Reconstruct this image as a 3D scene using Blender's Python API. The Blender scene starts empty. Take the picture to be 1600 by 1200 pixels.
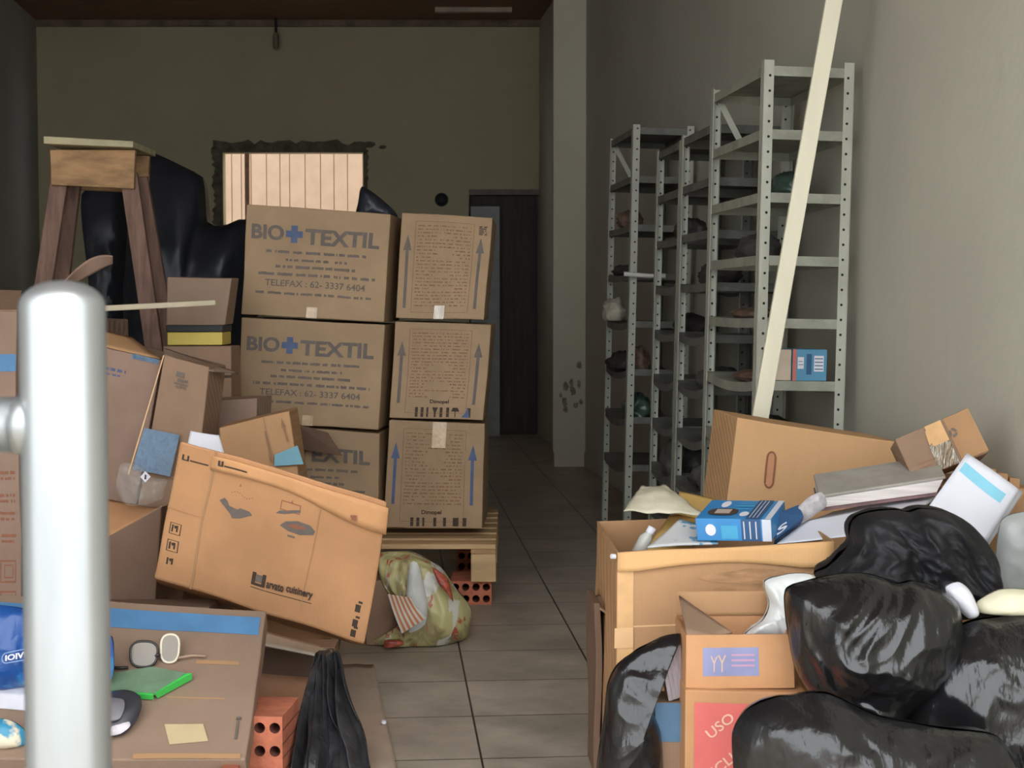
import bpy, bmesh, math, random
from mathutils import Vector, Matrix, noise
random.seed(7)
S = bpy.context.scene
COL = S.collection

# ------------------------------------------------------------------ camera, sky, sun, exposure
F = 2400.0                       # focal length in pixels of a 1600 px wide frame
CAM_H = 1.2
PITCH = math.atan(125.0 / F)     # horizon at pixel row 475
cam = bpy.data.cameras.new('camera')
cam.sensor_width = 36.0
cam.lens = 36.0 * F / 1600.0
cam.clip_start = 0.05
cam.dof.use_dof = True
cam.dof.focus_distance = 5.0
cam.dof.aperture_fstop = 10.0
camo = bpy.data.objects.new('camera', cam)
COL.objects.link(camo)
camo.location = (0, 0, CAM_H)
camo.rotation_euler = (math.pi / 2 - PITCH, 0, 0)
S.camera = camo

w = bpy.data.worlds.new('overcast_sky')
S.world = w
w.use_nodes = True
bg = w.node_tree.nodes['Background']
bg.inputs[0].default_value = (0.93, 0.97, 1.0, 1)
bg.inputs[1].default_value = 4.3

sun = bpy.data.lights.new('sun', 'SUN')
sun.energy = 4.0
sun.angle = math.radians(2)
sun.color = (1.0, 0.95, 0.86)
suno = bpy.data.objects.new('sun', sun)
COL.objects.link(suno)
suno.location = (3, -4, 9)
suno.rotation_euler = Vector((0.42, -0.6, 1.2)).to_track_quat('Z', 'Y').to_euler()

vs = S.view_settings
vs.view_transform = 'Standard'
vs.look = 'None'
vs.exposure = 0.0
vs.gamma = 1.0
vs.use_curve_mapping = False
S.cycles.use_denoising = True
S.cycles.max_bounces = 8
S.cycles.diffuse_bounces = 4
S.cycles.sample_clamp_indirect = 6.0


def V(px, py, D):
    """pixel + forward distance -> world point"""
    cx, cy = (px - 800.0) / F, (600.0 - py) / F
    c, s = math.cos(PITCH), math.sin(PITCH)
    d = Vector((cx, c + cy * s, -s + cy * c))
    return Vector((0, 0, CAM_H)) + d * (D / d.y)


def T(t):
    return V(*t)


# ------------------------------------------------------------------ materials
def lin(r, g, b):
    f = lambda c: (c / 255 / 12.92) if c / 255 <= 0.04045 else ((c / 255 + 0.055) / 1.055) ** 2.4
    return (f(r), f(g), f(b), 1)


MATS = {}


def mat(name, col, rough=0.7, var=0.12, scale=4.0, bump=0.0, bscale=40.0, metal=0.0, stretch=(1, 1, 1), spec=0.5,
        alpha=None, trans=0.0, kind=None, col2=None, lo=0.35, hi=0.65, detail=4.0, emit=0):
    if name in MATS:
        return MATS[name]
    m = bpy.data.materials.new(name)
    m.use_nodes = True
    nt = m.node_tree
    N, L = nt.nodes, nt.links
    b = N['Principled BSDF']
    c = Vector(col[:3])
    tc = N.new('ShaderNodeTexCoord')
    mp = N.new('ShaderNodeMapping')
    mp.inputs['Scale'].default_value = stretch
    L.new(tc.outputs['Object'], mp.inputs[0])
    if var > 0 or col2 is not None:
        n = N.new('ShaderNodeTexNoise')
        n.inputs['Scale'].default_value = scale
        n.inputs['Detail'].default_value = detail
        n.inputs['Roughness'].default_value = 0.6
        L.new(mp.outputs[0], n.inputs['Vector'])
        r = N.new('ShaderNodeValToRGB')
        r.color_ramp.elements[0].position = lo
        r.color_ramp.elements[1].position = hi
        c0 = c * (1 - var)
        c1 = c * (1 + var) if col2 is None else Vector(col2[:3])
        if col2 is not None:
            c0 = c
        r.color_ramp.elements[0].color = (*c0, 1)
        r.color_ramp.elements[1].color = (*c1, 1)
        L.new(n.outputs['Fac'], r.inputs[0])
        L.new(r.outputs[0], b.inputs['Base Color'])
    else:
        b.inputs['Base Color'].default_value = (*c, 1)
    b.inputs['Roughness'].default_value = rough
    b.inputs['Metallic'].default_value = metal
    b.inputs['Specular IOR Level'].default_value = spec
    if alpha is not None:
        b.inputs['Alpha'].default_value = alpha
    if trans:
        b.inputs['Transmission Weight'].default_value = trans
    if bump > 0:
        bm_ = N.new('ShaderNodeBump')
        bm_.inputs['Strength'].default_value = bump
        bm_.inputs['Distance'].default_value = 0.02
        if kind == 'crinkle':
            n2 = N.new('ShaderNodeTexNoise')
            n2.inputs['Scale'].default_value = bscale * 0.35
            n2.inputs['Detail'].default_value = 3
            L.new(mp.outputs[0], n2.inputs['Vector'])
            mx = N.new('ShaderNodeMix')
            mx.data_type = 'VECTOR'
            mx.inputs['Factor'].default_value = 0.12
            L.new(mp.outputs[0], mx.inputs['A'])
            L.new(n2.outputs['Color'], mx.inputs['B'])
            v = N.new('ShaderNodeTexVoronoi')
            v.inputs['Scale'].default_value = bscale
            L.new(mx.outputs['Result'], v.inputs['Vector'])
            L.new(v.outputs['Distance'], bm_.inputs['Height'])
        elif kind == 'corrugated':
            wv = N.new('ShaderNodeTexWave')
            wv.bands_direction = 'X'
            wv.inputs['Scale'].default_value = bscale
            wv.inputs['Distortion'].default_value = 0.6
            L.new(mp.outputs[0], wv.inputs['Vector'])
            L.new(wv.outputs['Fac'], bm_.inputs['Height'])
        else:
            n2 = N.new('ShaderNodeTexNoise')
            n2.inputs['Scale'].default_value = bscale
            n2.inputs['Detail'].default_value = 5
            L.new(mp.outputs[0], n2.inputs['Vector'])
            L.new(n2.outputs['Fac'], bm_.inputs['Height'])
        L.new(bm_.outputs[0], b.inputs['Normal'])
    MATS[name] = m
    return m


def card(name, r, g, b, var=0.10):
    return mat(name, lin(r, g, b), 0.75, var, 3.5, 0.12, 90.0, kind='corrugated', spec=0.25)


CB_ORANGE = card('cardboard_warm', 196, 146, 104)
CB_TAN = card('cardboard_tan', 178, 138, 100)
CB_DULL = card('cardboard_dull', 150, 122, 100)
CB_GREY = card('cardboard_greyish', 144, 122, 104)
CB_BIO = card('cardboard_kraft', 168, 142, 112)
CB_DARK = card('cardboard_dark', 118, 94, 78)  # darkest brown of the cardboards
CB_PINK = card('cardboard_pinkish', 154, 128, 112)
INK = mat('ink_grey', lin(112, 102, 96), 0.8, 0.1, 30)
INK_DARK = mat('ink_dark', lin(70, 56, 46), 0.8, 0.1, 30)
INK_BROWN = mat('ink_brown', lin(144, 106, 78), 0.8, 0.1, 30)
INK_BLUE = mat('ink_blue', lin(86, 100, 134), 0.8, 0.1, 30)
INK_RED = mat('ink_rust', lin(150, 98, 76), 0.8, 0.1, 30)
BLUE_BAND = mat('blue_print', lin(86, 134, 178), 0.6, 0.08, 12)
BLUE_LABEL = mat('blue_plastic_label', lin(74, 104, 132), 0.3, 0.2, 14, 0.25, 60)
TAPE = mat('tape_clear', lin(205, 178, 146), 0.22, 0.15, 25, 0.1, 60)
TAPE_SHINE = mat('tape_shiny', lin(232, 220, 205), 0.2, 0.2, 60, 0.3, 120, stretch=(1, 1, .15))
TAPE_BROWN = mat('tape_brown', lin(216, 170, 118), 0.4, 0.08, 20)
WHITE = mat('white_paper', lin(224, 224, 232), 0.7, 0.04, 5)
PAGE = mat('paper_pages', lin(216, 208, 204), 0.8, 0.12, 60, stretch=(.1, .1, 3))
BLACK = mat('black_plain', lin(30, 30, 33), 0.6, 0.1, 8)
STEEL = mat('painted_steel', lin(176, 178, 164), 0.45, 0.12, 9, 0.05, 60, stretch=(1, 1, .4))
STEEL_DIM = mat('shaded_steel', lin(104, 104, 98), 0.6, 0.25, 9, 0.08, 60)  # shade among the far racks put into the steel colour
HOLE = mat('punched_hole', lin(34, 34, 32), 0.9, 0)
BAG = mat('black_bag_plastic', (0.011, 0.011, 0.012), 0.22, 0.2, 6, 0.55, 13, stretch=(1.5, 1, .55), spec=0.65)
BAG_CRINKLED = mat('black_bag_crinkled', (0.020, 0.020, 0.022), 0.24, 0.2, 6, 0.45, 20, kind='crinkle', stretch=(1.6, 1, .5), spec=0.6)
BAG_DULL = mat('black_cloth', (0.013, 0.013, 0.015), 0.6, 0.35, 9, 0.35, 22, spec=0.35)
TARP = mat('black_tarp', (0.020, 0.023, 0.032), 0.38, 0.3, 5, 0.4, 9, spec=0.4, stretch=(1, 1, .35))
WOOD_PALE = mat('wood_pale', lin(206, 172, 126), 0.7, 0.16, 8, 0.1, 50, stretch=(.3, 3, 3))
WOOD_OLD = mat('wood_old', lin(176, 138, 98), 0.75, 0.3, 7, 0.15, 40, stretch=(1, 1, 3))
WOOD_LEG = mat('wood_leg', lin(138, 108, 94), 0.8, 0.25, 10, 0.15, 40, stretch=(4, 4, .5))
BRICK = mat('fired_clay', lin(190, 112, 84), 0.85, 0.2, 14, 0.25, 60)
BRICK_IN = mat('fired_clay_inner', lin(120, 66, 54), 0.9, 0.2, 14)


def wall_mat(name, c, c2, streak, seed):
    m = bpy.data.materials.new(name)
    m.use_nodes = True
    nt = m.node_tree
    N, L = nt.nodes, nt.links
    b = N['Principled BSDF']
    tc = N.new('ShaderNodeTexCoord')
    def nz(scale, st, lo, hi, c0, c1):
        mp = N.new('ShaderNodeMapping')
        mp.inputs['Scale'].default_value = st
        mp.inputs['Location'].default_value = (seed, seed * 2, seed * .5)
        L.new(tc.outputs['Object'], mp.inputs[0])
        n = N.new('ShaderNodeTexNoise')
        n.inputs['Scale'].default_value = scale
        n.inputs['Detail'].default_value = 6
        n.inputs['Roughness'].default_value = 0.62
        L.new(mp.outputs[0], n.inputs['Vector'])
        r = N.new('ShaderNodeValToRGB')
        r.color_ramp.elements[0].position = lo
        r.color_ramp.elements[1].position = hi
        r.color_ramp.elements[0].color = c0
        r.color_ramp.elements[1].color = c1
        L.new(n.outputs['Fac'], r.inputs[0])
        return r, n
    r1, n1 = nz(0.9, (1, 1, 1), .3, .7, c, c2)
    r2, n2 = nz(2.2, (1, 1, .25), .60, .78, (0, 0, 0, 1), (1, 1, 1, 1))
    mx = N.new('ShaderNodeMix')
    mx.data_type = 'RGBA'
    mul = N.new('ShaderNodeMath')
    mul.operation = 'MULTIPLY'
    mul.inputs[1].default_value = 0.45
    L.new(r2.outputs[0], mul.inputs[0])
    L.new(mul.outputs[0], mx.inputs['Factor'])
    L.new(r1.outputs[0], mx.inputs['A'])
    mx.inputs['B'].default_value = streak
    L.new(mx.outputs['Result'], b.inputs['Base Color'])
    b.inputs['Roughness'].default_value = 0.85
    b.inputs['Specular IOR Level'].default_value = 0.2
    bu = N.new('ShaderNodeBump')
    bu.inputs['Strength'].default_value = 0.25
    bu.inputs['Distance'].default_value = 0.01
    n3 = N.new('ShaderNodeTexNoise')
    n3.inputs['Scale'].default_value = 14
    n3.inputs['Detail'].default_value = 6
    L.new(tc.outputs['Object'], n3.inputs['Vector'])
    L.new(n3.outputs['Fac'], bu.inputs['Height'])
    L.new(bu.outputs[0], b.inputs['Normal'])
    return m


WALL_R = wall_mat('plaster_right', lin(186, 183, 168), lin(198, 195, 178), lin(208, 206, 196), 3.1)
WALL_B = wall_mat('plaster_back', lin(176, 166, 138), lin(188, 178, 148), lin(166, 156, 132), 9.7)
WALL_L = wall_mat('plaster_left', lin(166, 166, 164), lin(180, 178, 174), lin(190, 188, 182), 5.3)
PILLAR = wall_mat('plaster_pillar', lin(196, 190, 172), lin(210, 204, 184), lin(180, 174, 158), 1.7)
CEIL = mat('ceiling_boards', lin(126, 94, 74), 0.7, 0.25, 3, 0.1, 20, stretch=(1, 8, 1))
SIDING = mat('courtyard_siding', lin(176, 152, 132), 0.7, 0.06, 5)


def floor_mat():
    m = bpy.data.materials.new('floor_tiles')
    m.use_nodes = True
    nt = m.node_tree
    N, L = nt.nodes, nt.links
    b = N['Principled BSDF']
    tc = N.new('ShaderNodeTexCoord')
    br = N.new('ShaderNodeTexBrick')
    br.offset = 0.0
    br.squash = 1.0
    br.inputs['Scale'].default_value = 1.0
    br.inputs['Brick Width'].default_value = 0.42
    br.inputs['Row Height'].default_value = 0.42
    br.inputs['Mortar Size'].default_value = 0.0035
    br.inputs['Mortar Smooth'].default_value = 0.3
    br.inputs['Color1'].default_value = lin(186, 176, 162)
    br.inputs['Color2'].default_value = lin(178, 170, 156)
    br.inputs['Mortar'].default_value = lin(58, 54, 50)
    L.new(tc.outputs['Object'], br.inputs['Vector'])
    n = N.new('ShaderNodeTexNoise')
    n.inputs['Scale'].default_value = 3.2
    n.inputs['Detail'].default_value = 8
    n.inputs['Roughness'].default_value = 0.65
    L.new(tc.outputs['Object'], n.inputs['Vector'])
    r = N.new('ShaderNodeValToRGB')
    r.color_ramp.elements[0].position = .34
    r.color_ramp.elements[1].position = .66
    r.color_ramp.elements[0].color = (.62, .60, .58, 1)
    r.color_ramp.elements[1].color = (1.15, 1.13, 1.1, 1)
    L.new(n.outputs['Fac'], r.inputs[0])
    mx = N.new('ShaderNodeMix')
    mx.data_type = 'RGBA'
    mx.blend_type = 'MULTIPLY'
    mx.inputs['Factor'].default_value = 1.0
    L.new(br.outputs['Color'], mx.inputs['A'])
    L.new(r.outputs[0], mx.inputs['B'])
    L.new(mx.outputs['Result'], b.inputs['Base Color'])
    mr = N.new('ShaderNodeMapRange')
    mr.inputs['To Min'].default_value = 0.25
    mr.inputs['To Max'].default_value = 0.6
    L.new(n.outputs['Fac'], mr.inputs['Value'])
    L.new(mr.outputs[0], b.inputs['Roughness'])
    b.inputs['Specular IOR Level'].default_value = 0.35
    return m


# ------------------------------------------------------------------ mesh helpers
ORG = {}


def nvec(p):
    return Vector((noise.noise(p), noise.noise(p + Vector((31.7, 5.2, 11.9))), noise.noise(p + Vector((-17.3, 43.1, 2.6)))))


class MB:
    def __init__(self):
        self.v, self.f, self.m = [], [], []

    def add(self, vs_, fs, mi=0):
        o = len(self.v)
        self.v += [Vector(p) for p in vs_]
        self.f += [tuple(i + o for i in f) for f in fs]
        self.m += [mi] * len(fs)
        return self

    def hexa(self, p, mi=0):
        # p: front TL TR BR BL, back TL TR BR BL
        return self.add(p, [(0, 3, 2, 1), (4, 5, 6, 7), (0, 1, 5, 4), (1, 2, 6, 5), (2, 3, 7, 6), (3, 0, 4, 7)], mi)

    def box(self, c, s, M=None, mi=0):
        c, h = Vector(c), Vector(s) / 2
        pts = [(-1, -1, 1), (1, -1, 1), (1, -1, -1), (-1, -1, -1), (-1, 1, 1), (1, 1, 1), (1, 1, -1), (-1, 1, -1)]
        out = []
        for x, y, z in pts:
            q = Vector((x * h.x, y * h.y, z * h.z))
            if M is not None:
                q = M @ q
            out.append(c + q)
        return self.hexa(out, mi)

    def span(self, a, b, mi=0):
        a, b = Vector(a), Vector(b)
        return self.box((a + b) / 2, b - a, None, mi)

    def bar(self, a, b, wd, th, up=(0, 0, 1), mi=0):
        a, b = Vector(a), Vector(b)
        d = (b - a).normalized()
        s = d.cross(Vector(up))
        if s.length < 1e-4:
            s = d.cross(Vector((0, 1, 0)))
        s.normalize()
        u = s.cross(d)
        pts = []
        for q in (a, b):
            pts.append([q - s * wd / 2 + u * th / 2, q + s * wd / 2 + u * th / 2, q + s * wd / 2 - u * th / 2, q - s * wd / 2 - u * th / 2])
        return self.hexa(pts[0] + pts[1], mi)

    def tube(self, pts, r, n=10, mi=0, caps=True):
        pts = [Vector(p) for p in pts]
        rr = r if isinstance(r, (list, tuple)) else [r] * len(pts)
        vs_, fs = [], []
        for i, p in enumerate(pts):
            d = (pts[min(i + 1, len(pts) - 1)] - pts[max(i - 1, 0)]).normalized()
            a = d.cross(Vector((0, 0, 1)))
            if a.length < 1e-3:
                a = Vector((1, 0, 0))
            a.normalize()
            b = d.cross(a)
            for k in range(n):
                t = 2 * math.pi * k / n
                vs_.append(p + (a * math.cos(t) + b * math.sin(t)) * rr[i])
        for i in range(len(pts) - 1):
            for k in range(n):
                fs.append((i * n + k, i * n + (k + 1) % n, (i + 1) * n + (k + 1) % n, (i + 1) * n + k))
        if caps:
            fs.append(tuple(reversed(range(n))))
            fs.append(tuple((len(pts) - 1) * n + k for k in range(n)))
        return self.add(vs_, fs, mi)

    def lathe(self, base, prof, n=24, mi=0):
        base = Vector(base)
        vs_, fs = [], []
        for r, z in prof:
            for k in range(n):
                t = 2 * math.pi * k / n
                vs_.append(base + Vector((r * math.cos(t), r * math.sin(t), z)))
        for i in range(len(prof) - 1):
            for k in range(n):
                fs.append((i * n + k, i * n + (k + 1) % n, (i + 1) * n + (k + 1) % n, (i + 1) * n + k))
        return self.add(vs_, fs, mi)

    def grid(self, fn, nu, nv, mi=0, wrap=False):
        vs_, fs = [], []
        for j in range(nv + 1):
            for i in range(nu + (0 if wrap else 1)):
                vs_.append(fn(i / nu, j / nv))
        W = nu if wrap else nu + 1
        for j in range(nv):
            for i in range(nu):
                i2 = (i + 1) % W
                fs.append((j * W + i, j * W + i2, (j + 1) * W + i2, (j + 1) * W + i))
        return self.add(vs_, fs, mi)

    def build(self, name, mats, parent=None, smooth=False, bevel=0.0, local=False, weld=False, solid=0.0, subsurf=0):
        if not isinstance(mats, (list, tuple)):
            mats = [mats]
        if local:
            org = Vector((0, 0, 0))
        elif parent is not None:
            org = ORG[parent.name]
        else:
            org = Vector((sum(p.x for p in self.v) / len(self.v), sum(p.y for p in self.v) / len(self.v), min(p.z for p in self.v)))
        me = bpy.data.meshes.new(name)
        me.from_pydata([p - org for p in self.v], [], self.f)
        for m in mats:
            me.materials.append(m)
        me.polygons.foreach_set('material_index', self.m)
        bm = bmesh.new()
        bm.from_mesh(me)
        if weld:
            bmesh.ops.remove_doubles(bm, verts=bm.verts, dist=1e-5)
        if not (len(bm.faces) and solid):
            bmesh.ops.recalc_face_normals(bm, faces=bm.faces)
        bm.to_mesh(me)
        bm.free()
        if smooth:
            me.polygons.foreach_set('use_smooth', [True] * len(me.polygons))
        ob = bpy.data.objects.new(name, me)
        COL.objects.link(ob)
        if parent is not None:
            ob.parent = parent
            if not local:
                ORG[ob.name] = org
            else:
                ORG[ob.name] = org
        else:
            ob.location = org
            ORG[ob.name] = org
        if solid:
            md = ob.modifiers.new('thickness', 'SOLIDIFY')
            md.thickness = solid
            md.offset = 0
        if bevel:
            md = ob.modifiers.new('bevel', 'BEVEL')
            md.width = bevel
            md.segments = 2
            md.limit_method = 'ANGLE'
            md.angle_limit = math.radians(40)
        if subsurf:
            md = ob.modifiers.new('subdivision', 'SUBSURF')
            md.levels = subsurf
            md.render_levels = subsurf
        return ob


def tag(o, label, cat, group=None, kind=None):
    o['label'] = label
    o['category'] = cat
    if group:
        o['group'] = group
    if kind:
        o['kind'] = kind
    return o


def thing(name, label, cat, loc, group=None):
    e = bpy.data.objects.new(name, None)
    e.empty_display_size = 0.1
    COL.objects.link(e)
    e.location = loc
    ORG[e.name] = Vector(loc)
    return tag(e, label, cat, group)


def structure(o):
    o['kind'] = 'structure'
    return o


def text_geo(s, bold=0.0):
    cu = bpy.data.curves.new('glyphs', 'FONT')
    cu.body = s
    cu.offset = bold
    cu.resolution_u = 3
    ob = bpy.data.objects.new('glyphs', cu)
    COL.objects.link(ob)
    dg = bpy.context.evaluated_depsgraph_get()
    me = bpy.data.meshes.new_from_object(ob.evaluated_get(dg))
    vs_ = [v.co.copy() for v in me.vertices]
    fs = [tuple(p.vertices) for p in me.polygons]
    bpy.data.objects.remove(ob)
    bpy.data.curves.remove(cu)
    bpy.data.meshes.remove(me)
    x0, x1 = min(v.x for v in vs_), max(v.x for v in vs_)
    y0, y1 = min(v.y for v in vs_), max(v.y for v in vs_)
    return [((v.x - x0) / (x1 - x0), (v.y - y0) / (y1 - y0)) for v in vs_], fs


class Face:
    """a quad face: u to the right, v upward from its lower left corner"""

    def __init__(self, tl, tr, br, bl, d=None):
        self.q = (tl, tr, br, bl)
        self.n = (tr - bl).cross(tl - br)
        self.n = ((br - bl).cross(tl - bl)).normalized()
        self.d = d or (lambda p: Vector((0, 0, 0)))

    def p(self, u, v, off=0.0012):
        tl, tr, br, bl = self.q
        a = tl.lerp(tr, u)
        b = bl.lerp(br, u)
        q = b.lerp(a, v)
        return q + self.d(q) + self.n * off

    def text(self, mb, s, rect, bold=0.0, mi=0, off=0.003):
        u0, v0, u1, v1 = rect
        vs_, fs = text_geo(s, bold)
        mb.add([self.p(u0 + (u1 - u0) * x, v0 + (v1 - v0) * y, off) for x, y in vs_], fs, mi)

    def text_rot(self, mb, s, c, ang, L, H, mi=0, off=0.002, aspect=1.0):
        vs_, fs = text_geo(s, 0.01)
        ca, sa = math.cos(ang), math.sin(ang)
        pts = []
        for x, y in vs_:
            a, b = (x - .5) * L, (y - .5) * H
            pts.append(self.p(c[0] + a * ca - b * sa, c[1] + (a * sa + b * ca) * aspect, off))
        mb.add(pts, fs, mi)

    def rect(self, mb, u0, v0, u1, v1, mi=0, off=0.0012, n=6, m=2):
        mb.grid(lambda a, b: self.p(u0 + (u1 - u0) * a, v0 + (v1 - v0) * b, off), n, m, mi)

    def poly(self, mb, pts, mi=0, off=0.0014):
        mb.add([self.p(u, v, off) for u, v in pts], [tuple(range(len(pts)))], mi)

    def ring(self, mb, u0, v0, u1, v1, t, mi=0, ta=None):
        ta = ta or t
        self.rect(mb, u0, v0, u1, v0 + ta, mi)
        self.rect(mb, u0, v1 - ta, u1, v1, mi)
        self.rect(mb, u0, v0, u0 + t, v1, mi)
        self.rect(mb, u1 - t, v0, u1, v1, mi)

    def words(self, mb, u0, u1, v, h, rnd, mi=0, fill=0.93):
        """a line of print too small to read: word-like runs"""
        u = u0
        while u < u1:
            wl = min(rnd.uniform(.03, .11), u1 - u)
            k = u
            while k < u + wl:
                cw = rnd.uniform(.007, .013)
                if rnd.random() < fill:
                    self.rect(mb, k, v + rnd.uniform(0, h * .15), min(k + cw * .88, u + wl), v + h * rnd.uniform(.82, 1), mi, n=1, m=1)
                k += cw
            u += wl + rnd.uniform(.012, .025)


def jitter(amp, sc=5.0, seed=0.0):
    s = Vector((seed * 3.1, seed * 1.7, seed * 2.3))
    return lambda p: nvec(Vector(p) * sc + s) * amp


CNT = [0]


def carton(label, q, dep, m, cat='box', name='cardboard_box', amp=0.004, group=None, seg=8, open_top=False, tape=None, wall=0.005,
           bevel=0.004):
    """q: front TL TR BR BL (world points), dep: vector to the back"""
    CNT[0] += 1
    d = jitter(amp, 5.0, CNT[0] * 1.37)
    dep = Vector(dep)
    tl, tr, br, bl = q
    b = [p + dep for p in q]
    allp = list(q) + b
    base = Vector((sum(p.x for p in allp) / 8, sum(p.y for p in allp) / 8, min(p.z for p in allp)))
    e = thing(name, label, cat, base, group)
    mb = MB()
    def face(a, bb, c, dd):
        def fn(u, v):
            p = dd.lerp(c, u).lerp(a.lerp(bb, u), v)
            return p + d(p)
        mb.grid(fn, seg, seg)
    btl, btr, bbr, bbl = b
    face(tl, tr, br, bl)
    face(btr, btl, bbl, bbr)
    face(btl, tl, bl, bbl)
    face(tr, btr, bbr, br)
    face(bl, br, bbr, bbl)
    if not open_top:
        face(btl, btr, tr, tl)
        body = mb.build('body', m, e, weld=True, bevel=bevel)
    else:
        body = mb.build('body', m, e, weld=True, solid=wall)
    e_face = Face(tl, tr, br, bl, d)
    if tape:
        mt, u0, u1, v0, v1 = tape
        t = MB()
        e_face.rect(t, u0, v0, u1, v1, 0, 0.0015, 4, 4)
        t.build('tape', mt, e)
    return e, e_face, Face(tr, btr, bbr, br, d), Face(btl, tl, bl, bbl, d), Face(btl, btr, tr, tl, d)


def part(mb, name, m, parent, **k):
    return mb.build(name, m, parent, **k)


def sheet_mb(c, bulge=0.0, nu=10, nv=10, amp=0.0, seed=0.0, axis=Vector((0, -1, 0))):
    tl, tr, br, bl = [T(x) if isinstance(x, tuple) else x for x in c]
    mb = MB()
    def fn(u, v):
        p = bl.lerp(br, u).lerp(tl.lerp(tr, u), v)
        p = p + axis * (bulge * math.sin(math.pi * u) * (0.4 + 0.6 * v))
        if amp:
            p = p + nvec(p * 7 + Vector((seed, seed, seed))) * amp
        return p
    mb.grid(fn, nu, nv)
    return mb


def sheet(name, label, cat, c, m, bulge=0.0, amp=0.0, th=0.002, group=None, seed=0.0, axis=Vector((0, -1, 0))):
    o = sheet_mb(c, bulge, 12, 12, amp, seed, axis).build(name, m, None, smooth=True, solid=th)
    return tag(o, label, cat, group)


def smooth_outline(pts, n):
    k = len(pts)
    out = []
    seg = []
    for i in range(k):
        a, b = Vector(pts[i]), Vector(pts[(i + 1) % k])
        seg.append((b - a).length)
    tot = sum(seg)
    for j in range(n):
        t = tot * j / n
        i = 0
        while t > seg[i]:
            t -= seg[i]
            i += 1
        f = t / seg[i]
        p0, p1, p2, p3 = [Vector(pts[(i + o) % k]) for o in (-1, 0, 1, 2)]
        # softened Catmull-Rom
        c = 0.5 * ((2 * p1) + (p2 - p0) * f + (2 * p0 - 5 * p1 + 4 * p2 - p3) * f * f + (3 * p1 - p0 - 3 * p2 + p3) * f ** 3)
        l = p1.lerp(p2, f)
        out.append(l.lerp(c, 0.7))
    return out


def pillow(outline, D, thick, n=72, rings=22, amp=0.02, sc=6.0, seed=0.0, lean=0.0, back=None, power=0.5, ridge=1.0):
    """a stuffed body whose rim follows an outline seen at distance D; bulges toward and away from the viewer"""
    ol = smooth_outline(outline, n)
    c = Vector((sum(p.x for p in ol) / n, sum(p.y for p in ol) / n))
    ymid = c.y
    back = thick if back is None else back
    so = Vector((seed, seed * 1.3, seed * .7))
    mb = MB()
    for side, th in ((-1, thick), (1, back)):
        def fn(u, v, side=side, th=th):
            i = int(round(u * n)) % n
            p = c.lerp(ol[i], v)
            dd = D + lean * (p.y - ymid) / 100.0
            w_ = V(p.x, p.y, dd)
            o = th * max(0.0, 1 - v ** 2.2) ** power
            w_ = w_ + Vector((0, side * o, 0))
            q = w_ * sc + so
            q = q + nvec(q * .35) * 1.6
            q = Vector((q.x + .5 * q.z, q.y, q.z * .5 - .35 * q.x))
            r1 = 1 - abs(noise.noise(q)) * 2.4
            r2 = 1 - abs(noise.noise(q * 2.1 + Vector((7, 3, 1)))) * 2.4
            r3 = 1 - abs(noise.noise(q * 4.3 + Vector((2, 9, 4)))) * 2.4
            k = (r1 * .58 + r2 * .32 + r3 * .17) * ridge
            fall = 0.35 + 0.65 * (1 - v ** 4)
            w_ = w_ + Vector((0, side, 0.2)) * (k * amp * fall) + nvec(q * .9) * amp * .5
            return w_
        mb.grid(fn, n, rings, 0, wrap=True)
    return mb


def weld_build(mb, name, m, parent=None, **k):
    o = mb.build(name, m, parent, smooth=True, weld=True, **k)
    return o


def clamp_floor(o, z=0.004):
    org = o.location.z if o.parent is None else ORG[o.name].z
    for v in o.data.vertices:
        if v.co.z + org < z:
            v.co.z = z - org


def blob(c, r, amp=0.25, sc=9.0, seed=0.0, nu=28, nv=16, M=None):
    c = Vector(c)
    r = Vector(r)
    so = Vector((seed * 2.1, seed, seed * 3.3))
    mb = MB()
    def fn(u, v):
        t, ph = 2 * math.pi * u, math.pi * (v * .998 + .001)
        q = Vector((math.cos(t) * math.sin(ph), math.sin(t) * math.sin(ph), math.cos(ph)))
        k = 1 + amp * (1 - 2 * abs(noise.noise(q * 1.6 + so))) + amp * .5 * noise.noise(q * 4 + so)
        p = Vector((q.x * r.x, q.y * r.y, q.z * r.z)) * k
        if p.z < -r.z * .75:
            p.z = -r.z * .75
        if M is not None:
            p = M @ p
        return c + p
    return mb.grid(fn, nu, nv, 0, wrap=True)


# ================================================================== THE SETTING
CEIL_Z = 3.75
BACK = 14.0


def wall_x(D):
    return 1.205 - 0.109 * (D - 5.2)


def left_x(D):
    return -4.29 + 0.109 * (BACK - D)


# floor (rotated so that its tile joints run into the room)
fl = MB().add([(-6, -5.3, 0), (3.5, -5.3, 0), (3.5, 13.5, 0), (-6, 13.5, 0)], [(0, 1, 2, 3)])
o = fl.build('floor', floor_mat(), None, local=True)
o.location = (-0.147, 4.84, 0)
o.rotation_euler = (0, 0, math.atan(0.079))
structure(o)

g = MB().add([(-14, -16, -.12), (14, -16, -.12), (14, .6, -.12), (-14, .6, -.12)], [(0, 1, 2, 3)])
structure(g.build('pavement', mat('concrete', lin(165, 162, 155), .9, .15, 5, .2, 40)))

ce = MB()
ce.span((-5.4, 1.0, CEIL_Z), (2.2, 15.0, CEIL_Z + .12))  # unseen front edge set for light falloff, rear overhang added to shade the siding
structure(ce.build('ceiling', CEIL))

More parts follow.
